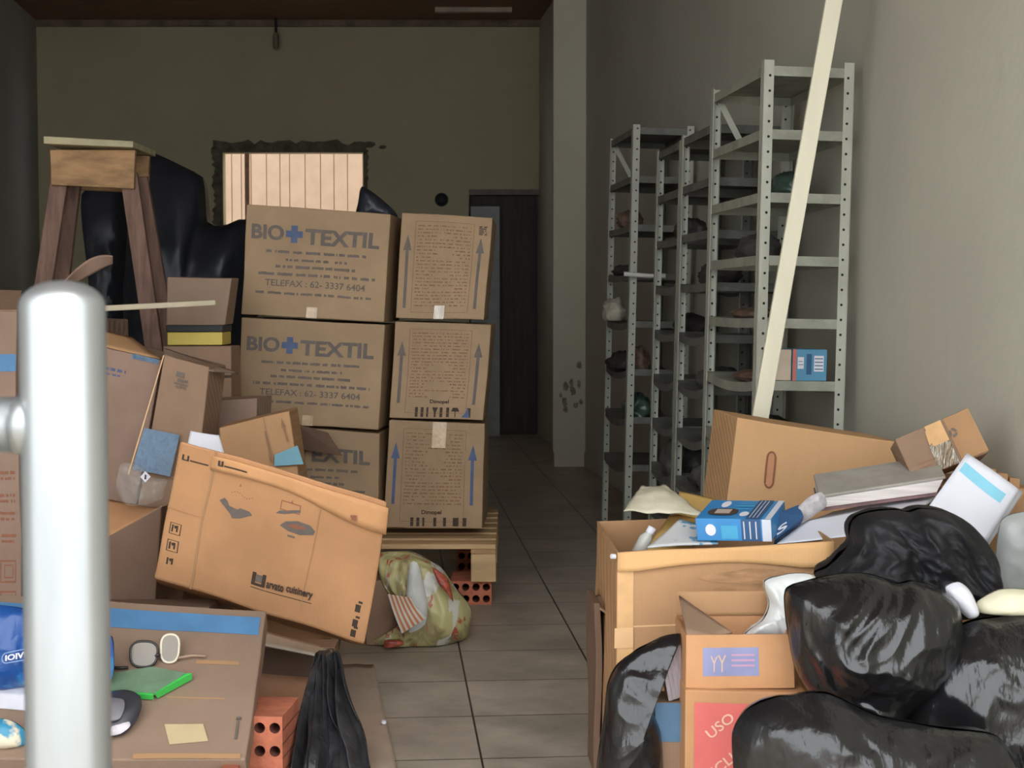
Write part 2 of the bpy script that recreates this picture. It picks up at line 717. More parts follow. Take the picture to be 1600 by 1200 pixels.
wr = MB()
for a, b in ((0.9, 14.2),):
    x0, x1 = wall_x(a), wall_x(b)
    wr.hexa([(x0, a, CEIL_Z), (x0 + .2, a, CEIL_Z), (x0 + .2, a, 0), (x0, a, 0), (x1, b, CEIL_Z), (x1 + .2, b, CEIL_Z), (x1 + .2, b, 0), (x1, b, 0)])
structure(wr.build('wall_right', WALL_R))
wl = MB()
a, b = 0.9, 14.2
x0, x1 = left_x(a), left_x(b)
wl.hexa([(x0 - .2, a, CEIL_Z), (x0, a, CEIL_Z), (x0, a, 0), (x0 - .2, a, 0), (x1 - .2, b, CEIL_Z), (x1, b, CEIL_Z), (x1, b, 0), (x1 - .2, b, 0)])
structure(wl.build('wall_left', WALL_L))

# back wall with a window hole and a doorway
wx0, wx1 = V(348, 300, BACK).x, V(568, 300, BACK).x
wz1, wz0 = V(450, 238, BACK).z, V(450, 352, BACK).z
dx0, dx1 = V(733, 400, BACK).x, V(853, 400, BACK).x
dz1 = V(800, 296, BACK).z
wb = MB()
for xa, xb, za, zb in ((-4.35, wx0, 0, CEIL_Z), (wx0, wx1, 0, wz0), (wx0, wx1, wz1, CEIL_Z), (wx1, dx0, 0, CEIL_Z), (dx0, dx1, dz1, CEIL_Z),
                       (dx1, 0.6, 0, CEIL_Z)):
    wb.span((xa, BACK, za), (xb, BACK + .16, zb))
structure(wb.build('wall_back', WALL_B))

# crumbling dark render round the window hole
ROUGH = mat('mouldy_render', lin(98, 94, 76), .95, .35, 12, .5, 30)
tr = MB()
rnd = random.Random(3)
def rough_strip(a, b, wd):
    a, b = Vector(a), Vector(b)
    n = 26
    d = (b - a)
    s = Vector((d.z, 0, -d.x)).normalized()
    vs_, fs = [], []
    for i in range(n + 1):
        p = a + d * (i / n)
        w_ = wd * (0.7 + 0.6 * rnd.random())
        vs_ += [p + Vector((0, -.004, 0)), p + s * w_ + Vector((0, -.02 * rnd.random() - .004, 0)), p + Vector((0, .02, 0)), p + s * w_ + Vector((0, .02, 0))]
    for i in range(n):
        k, l = i * 4, i * 4 + 4
        fs += [(k, k + 1, l + 1, l), (k + 1, k + 3, l + 3, l + 1), (k, l, l + 2, k + 2)]
    tr.add(vs_, fs)
y = BACK
rough_strip((wx1 + .03, y, wz1), (wx0 - .08, y, wz1), .09)
rough_strip((wx0, y, wz1 + .05), (wx0, y, wz0), .08)
rough_strip((wx1, y, wz0), (wx1, y, wz1 + .02), .04)
for (px, py, r) in ((577, 226, .05), (598, 230, .03), (562, 226, .05)):
    c = V(px, py, BACK)
    tr.add([c + Vector((math.cos(t * .7) * r * (1.2 + .3 * math.sin(t * 3)), -.006, math.sin(t * .7) * r * .6)) for t in range(9)], [tuple(range(9))])
structure(tr.build('trim_1', ROUGH))

# timber bar standing in the window hole
wf = MB()
c = V(386, 240, BACK + .1)
wf.span((c.x - .02, BACK + .08, wz0), (c.x + .02, BACK + .12, wz1))
structure(wf.build('window_1', mat('window_timber', lin(190, 150, 118), .8, .2, 12)))

# pale boarded wall of the courtyard behind the window
cy = MB()
x = -5.5
rnd = random.Random(8)
while x < 1.5:
    wd = rnd.choice((.10, .14, .16))
    cy.span((x, 16.0 + rnd.uniform(0, .006), 0), (x + wd - .008, 16.05, 4.6))
    x += wd
cy.span((-5.5, 16.03, 0), (1.5, 16.1, 4.6))
structure(cy.build('wall_courtyard', SIDING))
structure(MB().add([(-6, 14.0, -.02), (2, 14.0, -.02), (2, 16.2, -.02), (-6, 16.2, -.02)], [(0, 1, 2, 3)]).build('courtyard_ground', MATS['concrete']))

# doorway
door = thing('door_1', 'dark plank door in the back wall', 'door', ((dx0 + dx1) / 2, BACK + .06, 0))
del door['label'], door['category']
door['kind'] = 'structure'
DOORWOOD = mat('door_planks', lin(62, 50, 48), .65, .3, 7, .2, 30, stretch=(3, 3, .3))
mb = MB()
n = 7
for i in range(n):
    xa = dx0 + (dx1 - dx0) * i / n
    xb = dx0 + (dx1 - dx0) * (i + 1) / n
    mb.span((xa + .004, BACK + .09, .02), (xb - .004, BACK + .13, dz1))
mb.span((dx0, BACK + .12, 0), (dx1, BACK + .16, dz1))
mb.span((dx0 + .3, BACK + .075, 1.0), (dx1, BACK + .095, 1.12))
part(mb, 'leaf', DOORWOOD, door)
mb = MB()
mb.span((dx1 - .05, BACK - .02, 0), (dx1, BACK + .08, dz1))
mb.span((dx0, BACK - .02, dz1 - .05), (dx1 - .05, BACK + .08, dz1))
part(mb, 'frame', mat('door_frame_wood', lin(120, 108, 100), .7, .2, 10), door)
mb = MB()
pa, pb = V(735, 322, BACK - .06), V(781, 668, BACK - .06)
mb.span((pa.x, BACK - .05, 0.0), (pb.x, BACK + .06, pa.z))
part(mb, 'grey_side_panel', mat('door_panel_grey', lin(150, 152, 150), .6, .1, 8), door, bevel=.004)

# pillar against the right wall, with its narrower plinth and stains
PD = 11.3
pa, pb = V(865, 0, PD), V(918, 0, PD)
mb = MB()
zp = V(890, 706, PD).z
mb.span((pa.x, PD, zp), (pb.x, PD + .28, CEIL_Z), 0)
mb.span((pa.x + .01, PD + .012, 0), (pb.x - .015, PD + .27, zp), 0)
rnd = random.Random(5)
for (px, py, r) in ((905, 570, 4), (884, 604, 5), (893, 598, 4), (905, 600, 4), (896, 612, 5), (882, 628, 5), (884, 640, 4), (893, 606, 3), (908, 628, 3),
                    (876, 618, 3), (900, 634, 4)):
    k = 11
    mb.add([V(px + r * (.6 + .6 * rnd.random()) * math.cos(2 * math.pi * i / k), py + r * 1.5 * (.6 + .6 * rnd.random()) * math.sin(2 * math.pi * i / k), PD - .002)
            for i in range(k)], [tuple(range(k))], 1)
structure(mb.build('pillar', [PILLAR, mat('dirt_stain', lin(138, 130, 116), .9, .3, 20)]))

# trim under the ceiling, ceiling strip light, hanging lampholder
structure(MB().span((-4.3, BACK - .05, CEIL_Z - .055), (.6, BACK, CEIL_Z)).build('trim_2', mat('cornice_wood', lin(120, 104, 88), .8, .3, 6)))
mb = MB()
a = V(680, 23, 13.4); b = V(800, 23, 13.4)
mb.span((a.x, 13.36, CEIL_Z - .04), (b.x, 13.42, CEIL_Z))
tag(mb.build('ceiling_batten', mat('batten_pale', lin(170, 158, 140), .7, .15, 9)), 'thin pale batten fixed along the dark ceiling above the door', 'batten')
p = V(431, 30, BACK - .15)
e = thing('lampholder', 'small hanging lampholder at the top of the back wall', 'lamp', (p.x, p.y, CEIL_Z - .28))
part(MB().tube([(p.x, p.y, CEIL_Z), (p.x, p.y, CEIL_Z - .14)], .012, 8), 'cord', BLACK, e)
part(MB().lathe((p.x, p.y, CEIL_Z - .28), [(.001, 0), (.024, .01), (.03, .06), (.026, .13), (.012, .15), (.001, .15)], 14), 'socket', mat('lamp_bakelite', lin(140, 122, 106), .5, .1, 9), e, smooth=True)

# round hole for a pipe in the back wall
p = V(690, 312, BACK)
mb = MB()
mb.lathe((0, 0, 0), [(.0, .004), (.045, .004), (.05, .018), (.06, .018), (.062, 0)], 20)
M = Matrix.Translation(p) @ Matrix.Rotation(math.pi / 2, 4, 'X')
mb.v = [M @ q for q in mb.v]
tag(mb.build('wall_vent', BLACK, smooth=True), 'round black vent high on the back wall left of the doorway', 'vent')


# ================================================================== STEEL RACKS
TH_R = math.atan(0.109)


def rack(label, px, py, D, L, W, H, levels, sag, lean=0.02, shaded=0.0, gusset=True):
    e = thing('steel_rack', label, 'shelf rack', V(px, py, D) * 1.0, 'slotted steel racks along the right wall')
    e.location.z = 0
    e.rotation_euler = (0, lean, TH_R)
    M = Matrix.Translation(e.location) @ e.rotation_euler.to_matrix().to_4x4()
    ORG[e.name] = Vector((0, 0, 0))
    sm = STEEL if not shaded else STEEL_DIM  # far racks take the steel with shade in its colour
    for (x, y, sx, sy) in ((0, 0, 1, 1), (W, 0, -1, 1), (0, L, 1, -1), (W, L, -1, -1)):
        mb = MB()
        t, fw = .0025, .036
        # flange facing the front, flange facing sideways
        xa, xb = sorted((x, x + sx * fw))
        ya, yb = sorted((y, y + sy * t))
        mb.span((xa, ya, 0), (xb, yb, H), 0)
        xa2, xb2 = sorted((x, x + sx * t))
        ya2, yb2 = sorted((y, y + sy * fw))
        mb.span((xa2, ya2, 0), (xb2, yb2, H), 0)
        z = .03
        while z < H - .02:
            cx = x + sx * fw * .62
            yy = y - .0006 if sy > 0 else y - t - .0006
            mb.add([(cx + .0048 * math.cos(i * math.pi / 4), yy, z + .0048 * math.sin(i * math.pi / 4)) for i in range(8)], [tuple(range(8))], 1)
            z += .051
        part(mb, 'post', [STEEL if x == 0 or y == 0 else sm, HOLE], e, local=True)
    for i, z in enumerate(levels):
        s = sag[i] if i < len(sag) else 0
        tk, lip = .002, .032
        def zz(y):
            t_ = y / L
            return z - s * (1 - (2 * t_ - 1) ** 2)
        mb = MB()
        n = 10
        in_ = .004
        mb.grid(lambda u, v: Vector((in_ + (W - 2 * in_) * u, in_ + (L - 2 * in_) * v, zz(L * v))), 4, n)
        for xx in (in_, W - in_):
            mb.grid(lambda u, v, xx=xx: Vector((xx, in_ + (L - 2 * in_) * v, zz(L * v) - lip * u)), 1, n)
        for yy in (in_, L - in_):
            mb.grid(lambda u, v, yy=yy: Vector((in_ + (W - 2 * in_) * u, yy, z - lip * v)), 2, 1)
        part(mb, 'shelf', STEEL_DIM if shaded else mat('shelf_steel', lin(152, 154, 140), .5, .2, 9, .05, 60), e, local=True, solid=tk)  # darker than the posts: shade on the side lips put into the shelf colour
    if gusset:
        mb = MB()
        mb.bar((.03, L - .004, H - .04), (.12, L - .004, H - .2), .024, .002, up=(0, 1, 0))
        part(mb, 'brace', STEEL, e, local=True)
    e['rackM'] = 0
    del e['rackM']
    return M


STEPZ = .212
lv = [2.0 - STEPZ * i for i in range(10)]
R1 = rack('nearest and tallest-looking grey steel rack, its end facing the room mouth, holding a blue carton', 1168, 1029, 5.2, .74, .315, 2.02,
          lv, [0, 0, 0, 0, .004, .02, .03, .03, .02, .01])
lv2 = [1.9 - .205 * i for i in range(9)]
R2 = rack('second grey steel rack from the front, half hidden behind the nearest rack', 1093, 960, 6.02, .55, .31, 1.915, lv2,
          [0, 0, 0, .006, .02, .03, .035, .03, .02], shaded=1, gusset=False)
R3 = rack('third grey steel rack from the front, with sagging dark shelves', 1047, 905, 6.64, .52, .31, 1.905, lv2,
          [0, .0, .005, .015, .02, .035, .03, .04, .02], shaded=1, gusset=False)
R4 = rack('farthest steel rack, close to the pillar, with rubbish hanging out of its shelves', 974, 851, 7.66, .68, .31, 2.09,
          [2.075 - .24 * i for i in range(8)], [0, 0, .004, .01, .02, .03, .035, .03], shaded=1, gusset=True)

# the blue product carton on the nearest rack, and the beige one beside it
def on_rack(M, x, y, z):
    return M @ Vector((x, y, z))

zsh = lv[5] + .0015
def rbox(M, x0, y0, x1, y1, z0, z1):
    return [on_rack(M, x0, y0, z1), on_rack(M, x1, y0, z1), on_rack(M, x1, y0, z0), on_rack(M, x0, y0, z0)], on_rack(M, x0, y1, z0) - on_rack(M, x0, y0, z0)
q, dep = rbox(R1, .135, .02, .255, .14, zsh, zsh + .108)
e, f, *_ = carton('small blue printed carton with a white label on the nearest steel rack', q, dep, mat('blue_carton', lin(88, 148, 182), .5, .06, 9), amp=.0005, seg=2, bevel=.002)
mb = MB()
f.rect(mb, .0, .0, .10, 1, 0)
part(mb, 'red_stripe', mat('red_print', lin(206, 110, 96), .6, .05, 9), e)
mb = MB()
f.rect(mb, .14, .38, .32, .75, 0)
f.rect(mb, .62, .3, .9, .8, 0)
part(mb, 'white_label', WHITE, e)
mb = MB()
for k in range(4):
    f.rect(mb, .64, .36 + k * .11, .88, .39 + k * .11, 0, .002)
f.rect(mb, .4, .2, .55, .85, 0)
f.rect(mb, .16, .5, .30, .52, 0, .002)
f.rect(mb, .16, .6, .28, .62, 0, .002)
part(mb, 'dark_print', mat('navy_print', lin(46, 92, 130), .6, .05, 9), e)
q, dep = rbox(R1, .058, .025, .132, .12, zsh, zsh + .106)
e, f, *_ = carton('small beige carton left of the blue carton on the nearest steel rack', q, dep, mat('beige_carton', lin(196, 180, 160), .7, .1, 12), amp=.001, seg=3, bevel=.003)

# rubbish on the racks
DUST = mat('dusty_grey_plastic', lin(92, 90, 88), .6, .35, 16, .4, 30)
DKRAG = mat('dark_rag', lin(64, 58, 58), .8, .35, 16, .4, 30)
BRN = mat('brown_wrap', lin(112, 88, 74), .7, .35, 16, .4, 30)
PALE = mat('pale_wrap', lin(190, 182, 164), .5, .2, 16, .4, 30)
GREEN = mat('green_glass', lin(70, 92, 80), .3, .2, 14)
def lump(M, x, y, lvls, i, r, m, label, name='plastic_wad', cat='rubbish', seed=0, dz=0.0, sagz=0.0):
    z = lvls[i] - sagz + r[2] * .75 + .003 + dz
    p = on_rack(M, x, y, z)
    o = blob(p, r, .3, seed=seed, M=Matrix.Rotation(TH_R, 3, 'Z')).build(name, m, None, smooth=True)
    tag(o, label, cat, 'rubbish on the racks')

L4 = [2.075 - .24 * i for i in range(8)]
lump(R1, .15, .45, lv, 6, (.1, .14, .045), DKRAG, 'dark crumpled plastic on the nearest rack, one shelf below the blue carton', seed=1, sagz=.024)
lump(R1, .14, .50, lv, 3, (.07, .1, .05), DKRAG, 'dark crumpled bag on the fourth shelf of the nearest rack', seed=2)
lump(R1, .2, .35, lv, 2, (.06, .12, .05), GREEN, 'greenish crumpled wrap on the third shelf of the nearest rack', seed=3)
lump(R1, .09, .4, lv, 4, (.06, .13, .018), BRN, 'flat brown scraps on the fifth shelf of the nearest rack', seed=4, sagz=.002)
lump(R1, .09, .36, lv, 5, (.05, .14, .02), BRN, 'flat brown scraps on the sixth shelf of the nearest rack, behind the beige carton', seed=5, sagz=.018)
lump(R2, .12, .3, lv2, 3, (.07, .12, .05), DKRAG, 'dark rag heap on the fourth shelf of the second rack', seed=6, sagz=.006)
lump(R2, .13, .28, lv2, 5, (.08, .12, .05), DUST, 'dusty grey plastic heap on the sixth shelf of the second rack', seed=7, sagz=.028)
lump(R2, .12, .25, lv2, 7, (.09, .12, .06), DUST, 'dusty grey bundle on the lowest visible shelf of the second rack', seed=8, sagz=.028)
lump(R3, .11, .25, lv2, 2, (.06, .1, .05), DUST, 'dusty grey wrap on the third shelf of the third rack', seed=9, sagz=.004)
lump(R3, .12, .25, lv2, 4, (.07, .1, .05), DKRAG, 'dark rag heap on the fifth shelf of the third rack', seed=10, sagz=.018)
lump(R3, .10, .26, lv2, 7, (.08, .14, .085), DUST, 'large round grey bundle on the low shelf of the third rack', seed=11, sagz=.036)
lump(R4, .05, .3, L4, 2, (.055, .07, .045), BRN, 'brown crumpled paper poking out of the third shelf of the farthest rack', seed=12, sagz=.003)
lump(R4, .06, .5, L4, 3, (.05, .1, .03), DKRAG, 'flat dark scraps on the fourth shelf of the farthest rack', seed=13, sagz=.006)
lump(R4, .03, .60, L4, 4, (.055, .06, .065), PALE, 'pale crumpled sack bulging from the fifth shelf of the farthest rack', seed=14, sagz=.008)
lump(R4, .05, .40, L4, 5, (.07, .16, .05), DKRAG, 'dark rag heap on the sixth shelf of the farthest rack', seed=15, sagz=.025)
lump(R4, .08, .14, L4, 5, (.05, .06, .07), BRN, 'brown crumpled wad at the near end of the sixth shelf of the farthest rack', seed=16, sagz=.02)
lump(R4, .09, .2, L4, 6, (.06, .1, .07), GREEN, 'dark green crumpled plastic on the seventh shelf of the farthest rack', seed=17, sagz=.028)
a, b = V(975, 428, 7.6), V(1014, 431, 7.6)
tag(MB().tube([a + Vector((0, .2, 0)), a, b, b + Vector((.08, 0, 0))][1:], .011, 12).build('white_tube', mat('white_pvc', lin(214, 214, 204), .5, .04, 5), smooth=False), 'short white tube lying across the front of the farthest rack', 'tube')

# leaning white batten
mb = MB()
a, b = V(1181, 690, 4.98), V(1303, 0, 4.98)
d = (b - a).normalized()
a = a - d * (a.z / d.z)
k = 0
b = a + d * ((wall_x(4.98) - .035 - a.x) / d.x)
mb.bar(a, b, .022, .054, up=(1, 0, .2))
mb2 = MB()
o = mb.build('leaning_batten', mat('white_batten', lin(226, 220, 196), .6, .06, 7, stretch=(1, 1, .2)), bevel=.003)
tag(o, 'long white wooden batten leaning across the nearest steel rack', 'batten')

# ================================================================== POLE IN FRONT
PIPE = mat('galvanised_pipe', lin(150, 153, 154), .34, .10, 12, metal=.8, stretch=(1, 1, .2))
p = V(99, 600, 1.4)
e = thing('bollard_pipe', 'thick white steel pipe post standing in front of the room', 'post', (p.x, 1.4, -.12))
zt = V(99, 438, 1.4).z
r = 66 * 1.4 / F
part(MB().lathe((p.x, 1.4, -.12), [(r, 0), (r, zt + .12 - .024)] + [(r * math.cos(t * math.pi / 16), zt + .12 - .024 + .024 * math.sin(t * math.pi / 16)) for t in range(1, 8)] + [(.0005, zt + .12)], 40), 'post', PIPE, e, smooth=True)
za = V(0, 664, 1.4).z
rail = part(MB().tube([(p.x - 1.2, 1.4, za), (p.x - r * 1.02, 1.4, za)], 44 * 1.4 / F, 28), 'rail', PIPE, e, smooth=True)
part(MB().tube([(p.x - r * 1.10, 1.4, za), (p.x - r * .6, 1.4, za)], [47 * 1.4 / F, 46 * 1.4 / F], 28), 'weld_collar', PIPE, rail, smooth=True)


# ================================================================== PALLET, STACKS OF CARTONS
PFD = 6.05
zt = V(700, 852, PFD).z
pz0 = V(700, 910, PFD).z
xl, xr = V(335, 852, PFD).x, V(775, 852, PFD).x
e = thing('pallet', 'pale wooden pallet raised on hollow bricks under the carton stacks', 'pallet', ((xl + xr) / 2, PFD + .5, pz0))
for i in range(7):
    ya = PFD + .0 + i * .155
    part(MB().span((xl, ya, zt - .016), (xr, ya + .11, zt + .004)), 'deck_board', WOOD_PALE, e, bevel=.003)
for x in (xl, (xl + xr) / 2 - .05, xr - .1):
    part(MB().span((x, PFD, zt - .034), (x + .1, PFD + 1.04, zt - .0165)), 'stringer_board', WOOD_OLD, e, bevel=.002)
    for y in (PFD + .005, PFD + .45, PFD + .93):
        part(MB().span((x, y, pz0), (x + .1, y + .1, zt - .0345)), 'block', WOOD_PALE, e, bevel=.004)


def brick_mb(org, sx, sy, sz, nx, nz, M=None):
    """hollow clay brick: holes run along y"""
    mb = MB()
    cw, ch = sx / nx, sz / nz
    r = min(cw, ch) * .36
    K = 16
    for i in range(nx):
        for j in range(nz):
            cx, cz = (i + .5) * cw, (j + .5) * ch
            for y, flip in ((0, False), (sy, True)):
                vs_, fs = [], []
                for k in range(K):
                    t = 2 * math.pi * k / K + math.pi / 4
                    co, si = math.cos(t), math.sin(t)
                    s = max(abs(co), abs(si))
                    vs_.append((cx + co / s * cw / 2, y, cz + si / s * ch / 2))
                    vs_.append((cx + co * r, y, cz + si * r))
                for k in range(K):
                    k2 = (k + 1) % K
                    fs.append((2 * k, 2 * k2, 2 * k2 + 1, 2 * k + 1) if not flip else (2 * k, 2 * k + 1, 2 * k2 + 1, 2 * k2))
                mb.add(vs_, fs, 0)
            vs_, fs = [], []
            for k in range(K):
                t = 2 * math.pi * k / K + math.pi / 4
                vs_ += [(cx + math.cos(t) * r, 0, cz + math.sin(t) * r), (cx + math.cos(t) * r, sy, cz + math.sin(t) * r)]
            for k in range(K):
                k2 = (k + 1) % K
                fs.append((2 * k, 2 * k + 1, 2 * k2 + 1, 2 * k2))
            mb.add(vs_, fs, 1)
    mb.add([(0, 0, 0), (sx, 0, 0), (sx, sy, 0), (0, sy, 0), (0, 0, sz), (sx, 0, sz), (sx, sy, sz), (0, sy, sz)],
           [(0, 1, 2, 3), (4, 7, 6, 5), (0, 3, 7, 4), (1, 5, 6, 2)], 0)
    # grooves on the sides
    for s in range(1, 5):
        z = sz * s / 5
        mb.add([(sx + .001, 0, z - .002), (sx + .001, sy, z - .002), (sx + .001, sy, z + .002), (sx + .001, 0, z + .002)], [(0, 1, 2, 3)], 1)
    M = M or Matrix.Identity(3)
    mb.v = [Vector(org) + M @ p for p in mb.v]
    return mb


def brick(label, org, s, n, rot=0.0):
    M = Matrix.Rotation(rot, 3, 'Z')
    o = brick_mb(org, *s, *n, M).build('hollow_brick', [BRICK, BRICK_IN])
    return tag(o, label, 'brick', 'hollow clay bricks')

bx = V(768, 940, 6.08).x
brick('hollow clay brick under the right front block of the pallet', (bx - .165, 6.085, .0), (.165, .24, pz0 - .002), (4, 2))
brick('hollow clay brick under the left front block of the pallet, behind the big printed carton', (xl + .0, 6.085, .0), (.165, .24, pz0 - .002), (4, 2))
brick('hollow clay brick under the far right block of the pallet', (bx - .165, 6.85, .0), (.165, .24, pz0 - .002), (4, 2))
brick('hollow clay brick under the far left block of the pallet', (xl, 6.85, .0), (.165, .24, pz0 - .002), (4, 2))


def px_quad(q, D):
    if not isinstance(D, (list, tuple)):
        D = [D] * 4
    return [V(p[0], p[1], d) for p, d in zip(q, D)]


RD = 6.2
rz = zt + .006
def arrow_box(label, q, dep, rnd, band, m):
    e, f, fr, *_ = carton(label, px_quad(q, RD), dep, m, group='arrow-printed cartons on the pallet', seg=6)
    for u in (.085, .885):
        mb = MB()
        f.rect(mb, u - .016, .10 + band * .06, u + .016, .66, 0)
        f.poly(mb, [(u - .045, .65), (u + .045, .65), (u, .80)], 0)
        part(mb, 'printed_arrow', INK_BLUE if band == 2 else INK, e)
    mb = MB()
    f.ring(mb, .16, .06, .81, .93, .005, 0, .004)
    v = .88
    while v > .09 + (.12 if band else 0):
        if rnd.random() < .45:
            f.words(mb, .19, .34 + rnd.uniform(0, .1), v, .015, rnd, 0, .7)
            f.words(mb, .56 + rnd.uniform(0, .1), .78, v, .015, rnd, 0, .7)
        else:
            f.words(mb, .19, .78, v, .013, rnd, 0, .75)
        v -= .033
    part(mb, 'printed_panel', INK_BROWN, e)
    return e, f, fr

rnd = random.Random(11)
dR = (.012, .42, 0)
e, f, fr = arrow_box('arrow-printed carton at the top of the right stack on the pallet', [(628, 332), (770, 340), (756, 500), (618, 497)], dR, rnd, 0, CB_BIO)
mb = MB(); f.rect(mb, .43, .0, .55, .13, 0, .003); part(mb, 'tape', TAPE_SHINE, e)
mb = MB()
for k in range(5):
    f.words(mb, .86, .95, .9 - k * .018, .014, rnd, 0)
part(mb, 'stamp', INK_DARK, e)
e, f, fr = arrow_box('arrow-printed carton in the middle of the right stack on the pallet', [(617, 502), (768, 507), (755, 657), (609, 652)], dR, rnd, 1, CB_BIO)
mb = MB()
for (u0, u1) in ((.27, .30), (.33, .36), (.39, .41), (.53, .56), (.60, .63), (.82, .86)):
    f.rect(mb, u0, .02, u1, .12, 0)
f.poly(mb, [(.45, .12), (.51, .12), (.49, .07), (.49, .02), (.47, .02), (.47, .07)], 0)
f.poly(mb, [(.65, .08), (.67, .12), (.72, .12), (.74, .08)], 0)
f.rect(mb, .69, .02, .70, .08, 0)
f.text(mb, 'Dimopel', (.42, .15, .62, .20), .02)
part(mb, 'handling_symbols', INK_DARK, e)
mb = MB(); f.poly(mb, [(.76, .02), (.85, .02), (.83, .13), (.80, .06)], 0); part(mb, 'blue_symbol', INK_BLUE, e)
e, f, fr = arrow_box('arrow-printed carton at the bottom of the right stack on the pallet', [(608, 657), (757, 662), (754, 826), (599, 825)], dR, rnd, 2, CB_BIO)
mb = MB(); f.rect(mb, .46, .76, .60, 1.0, 0, .002); part(mb, 'tape', TAPE, e)
mb = MB()
for (u0, u1) in ((.27, .30), (.33, .36), (.39, .41), (.50, .53), (.60, .63), (.70, .76), (.80, .84)):
    f.rect(mb, u0, .02, u1, .10, 0)
f.text(mb, 'Dimopel', (.38, .12, .58, .17), .02)
part(mb, 'handling_symbols', INK_DARK, e)


def bio_box(label, q, D, dep, rnd, flap=False):
    e, f, fr, fl_, ft = carton(label, px_quad(q, D), dep, CB_BIO, group='large printed cartons on the pallet', seg=6)
    mb = MB()
    f.text(mb, 'BIO', (.045, .69, .275, .83), .035)
    part(mb, 'printed_logo', INK, e)
    mb = MB()
    f.text(mb, 'TEXTIL', (.42, .67, .935, .815), .035)
    part(mb, 'printed_logo', INK, e)
    mb = MB()
    c, v = .345, .757
    a, h = .022, .078
    f.poly(mb, [(c - a, v + h), (c + a, v + h), (c + a, v + h * .38), (c + a * 2.6, v + h * .38), (c + a * 2.6, v - h * .38), (c + a, v - h * .38),
                (c + a, v - h), (c - a, v - h), (c - a, v - h * .38), (c - a * 2.6, v - h * .38), (c - a * 2.6, v + h * .38), (c - a, v + h * .38)])
    part(mb, 'printed_cross', INK_BLUE, e)
    mb = MB()
    f.words(mb, .15, .85, .575, .03, rnd)
    f.words(mb, .29, .72, .505, .026, rnd)
    f.words(mb, .22, .78, .44, .03, rnd)
    f.words(mb, .10, .92, .37, .03, rnd)
    f.text(mb, 'TELEFAX : 62- 3337 6404', (.15, .275, .855, .335), .012)
    f.words(mb, .09, .92, .20, .026, rnd)
    part(mb, 'printed_lines', INK, e)
    mb = MB()
    f.rect(mb, .455, .0, .53, .10, 0, .002)
    part(mb, 'tape', TAPE, e)
    return e, f, fr

rnd = random.Random(21)
dB = (.03, .42, 0)
BD = 6.16
bio_box('printed carton with a blue cross, topmost of the left stack on the pallet', [(385, 318), (610, 335), (600, 503), (377, 491)], BD, dB, rnd)
bio_box('printed carton with a blue cross, second of the left stack on the pallet', [(377, 496), (601, 508), (592, 672), (371, 658)], BD, dB, rnd)
e, f, fr = bio_box('bottom printed carton of the left stack, half hidden, its torn flap sticking up', [(371, 662), (593, 677), (590, 828), (368, 826)], BD, dB, rnd)
mb = MB().add([V(462, 662, 6.13), V(512, 676, 6.05), V(534, 712, 6.0), V(470, 702, 6.12)], [(0, 1, 2, 3)])
part(mb, 'torn_flap', CB_DARK, e, solid=.005)

# dark plastic lying on the top printed carton
o = pillow([(566, 292), (590, 306), (618, 330), (622, 348), (590, 345), (556, 342), (560, 315)], 6.40, .07, 40, 12, .012, 7, 3.3).build('black_plastic_heap', TARP, smooth=True, weld=True)
tag(o, 'black plastic heap peaking behind the topmost printed carton, below the window', 'plastic sheet')

# ================================================================== TRESTLE AND TARPAULIN, LEFT BACK
e = thing('wooden_trestle', 'tall narrow wooden trestle standing before the black plastic, left', 'trestle', (V(140, 500, 6.9).x, 6.95, 0))
q = px_quad([(78, 234), (211, 234), (209, 295), (80, 289)], 6.75)
part(MB().hexa(q + [p + Vector((0, .03, 0)) for p in q]), 'apron', WOOD_OLD, e, bevel=.003)
q = [p + Vector((0, .26, 0)) for p in q]
part(MB().hexa(q + [p + Vector((0, .03, 0)) for p in q]), 'apron', WOOD_OLD, e, bevel=.003)
a, b = V(68, 220, 6.68), V(208, 226, 6.68)
part(MB().hexa([a + Vector((0, 0, .02)), b + Vector((0, 0, .015)), b - Vector((0, 0, .012)), a - Vector((0, 0, .012)),
                a + Vector((0, .42, .02)), b + Vector((0, .42, .015)), b + Vector((0, .42, -.012)), a + Vector((0, .42, -.012))]), 'top_board',
     mat('wood_bleached', lin(198, 188, 152), .8, .12, 8), e, bevel=.003)
for (pa, pb) in (((90, 270), (68, 440)), ((197, 270), (242, 545))):
    for yo, spread in ((.032, -.12), (.22, .10)):
        a = V(*pa, 6.75); b = V(*pb, 6.75)
        d = (b - a).normalized()
        b2 = a + d * (a.z / -d.z)
        a = a + Vector((0, yo + .02, 0)); b2 = b2 + Vector((0, yo + spread, 0))
        part(MB().bar(a, b2 + Vector((0, 0, .0)), .075, .035, up=(0, 1, 0)), 'leg', WOOD_LEG, e, bevel=.003)

# tall thing wrapped in black plastic
def drape(ol, D, thick, seed, label, extra=0):
    o = pillow(ol, D, thick, 90, 24, .035, 3.2, seed, power=.35).build('plastic_tarpaulin', TARP, smooth=True, weld=True)
    clamp_floor(o)
    return tag(o, label, 'tarpaulin')
drape([(208, 232), (240, 240), (300, 268), (318, 278), (324, 350), (350, 352), (395, 350), (400, 560), (395, 800), (330, 850), (240, 850), (190, 830), (196, 560), (205, 360)],
      7.9, .3, 1.0, 'tall stack wrapped in black plastic beneath the window')
drape([(133, 294), (190, 286), (206, 400), (214, 600), (216, 840), (170, 850), (130, 830), (140, 560), (146, 420)], 8.6, .2, 4.0,
      'narrow black plastic sheet hanging behind the trestle, left of the wrapped stack')

# ================================================================== LEFT STACK BEHIND THE PILE
def simple_box(label, quad, D, dep, m, **k):
    return carton(label, px_quad(quad, D), dep, m, **k)

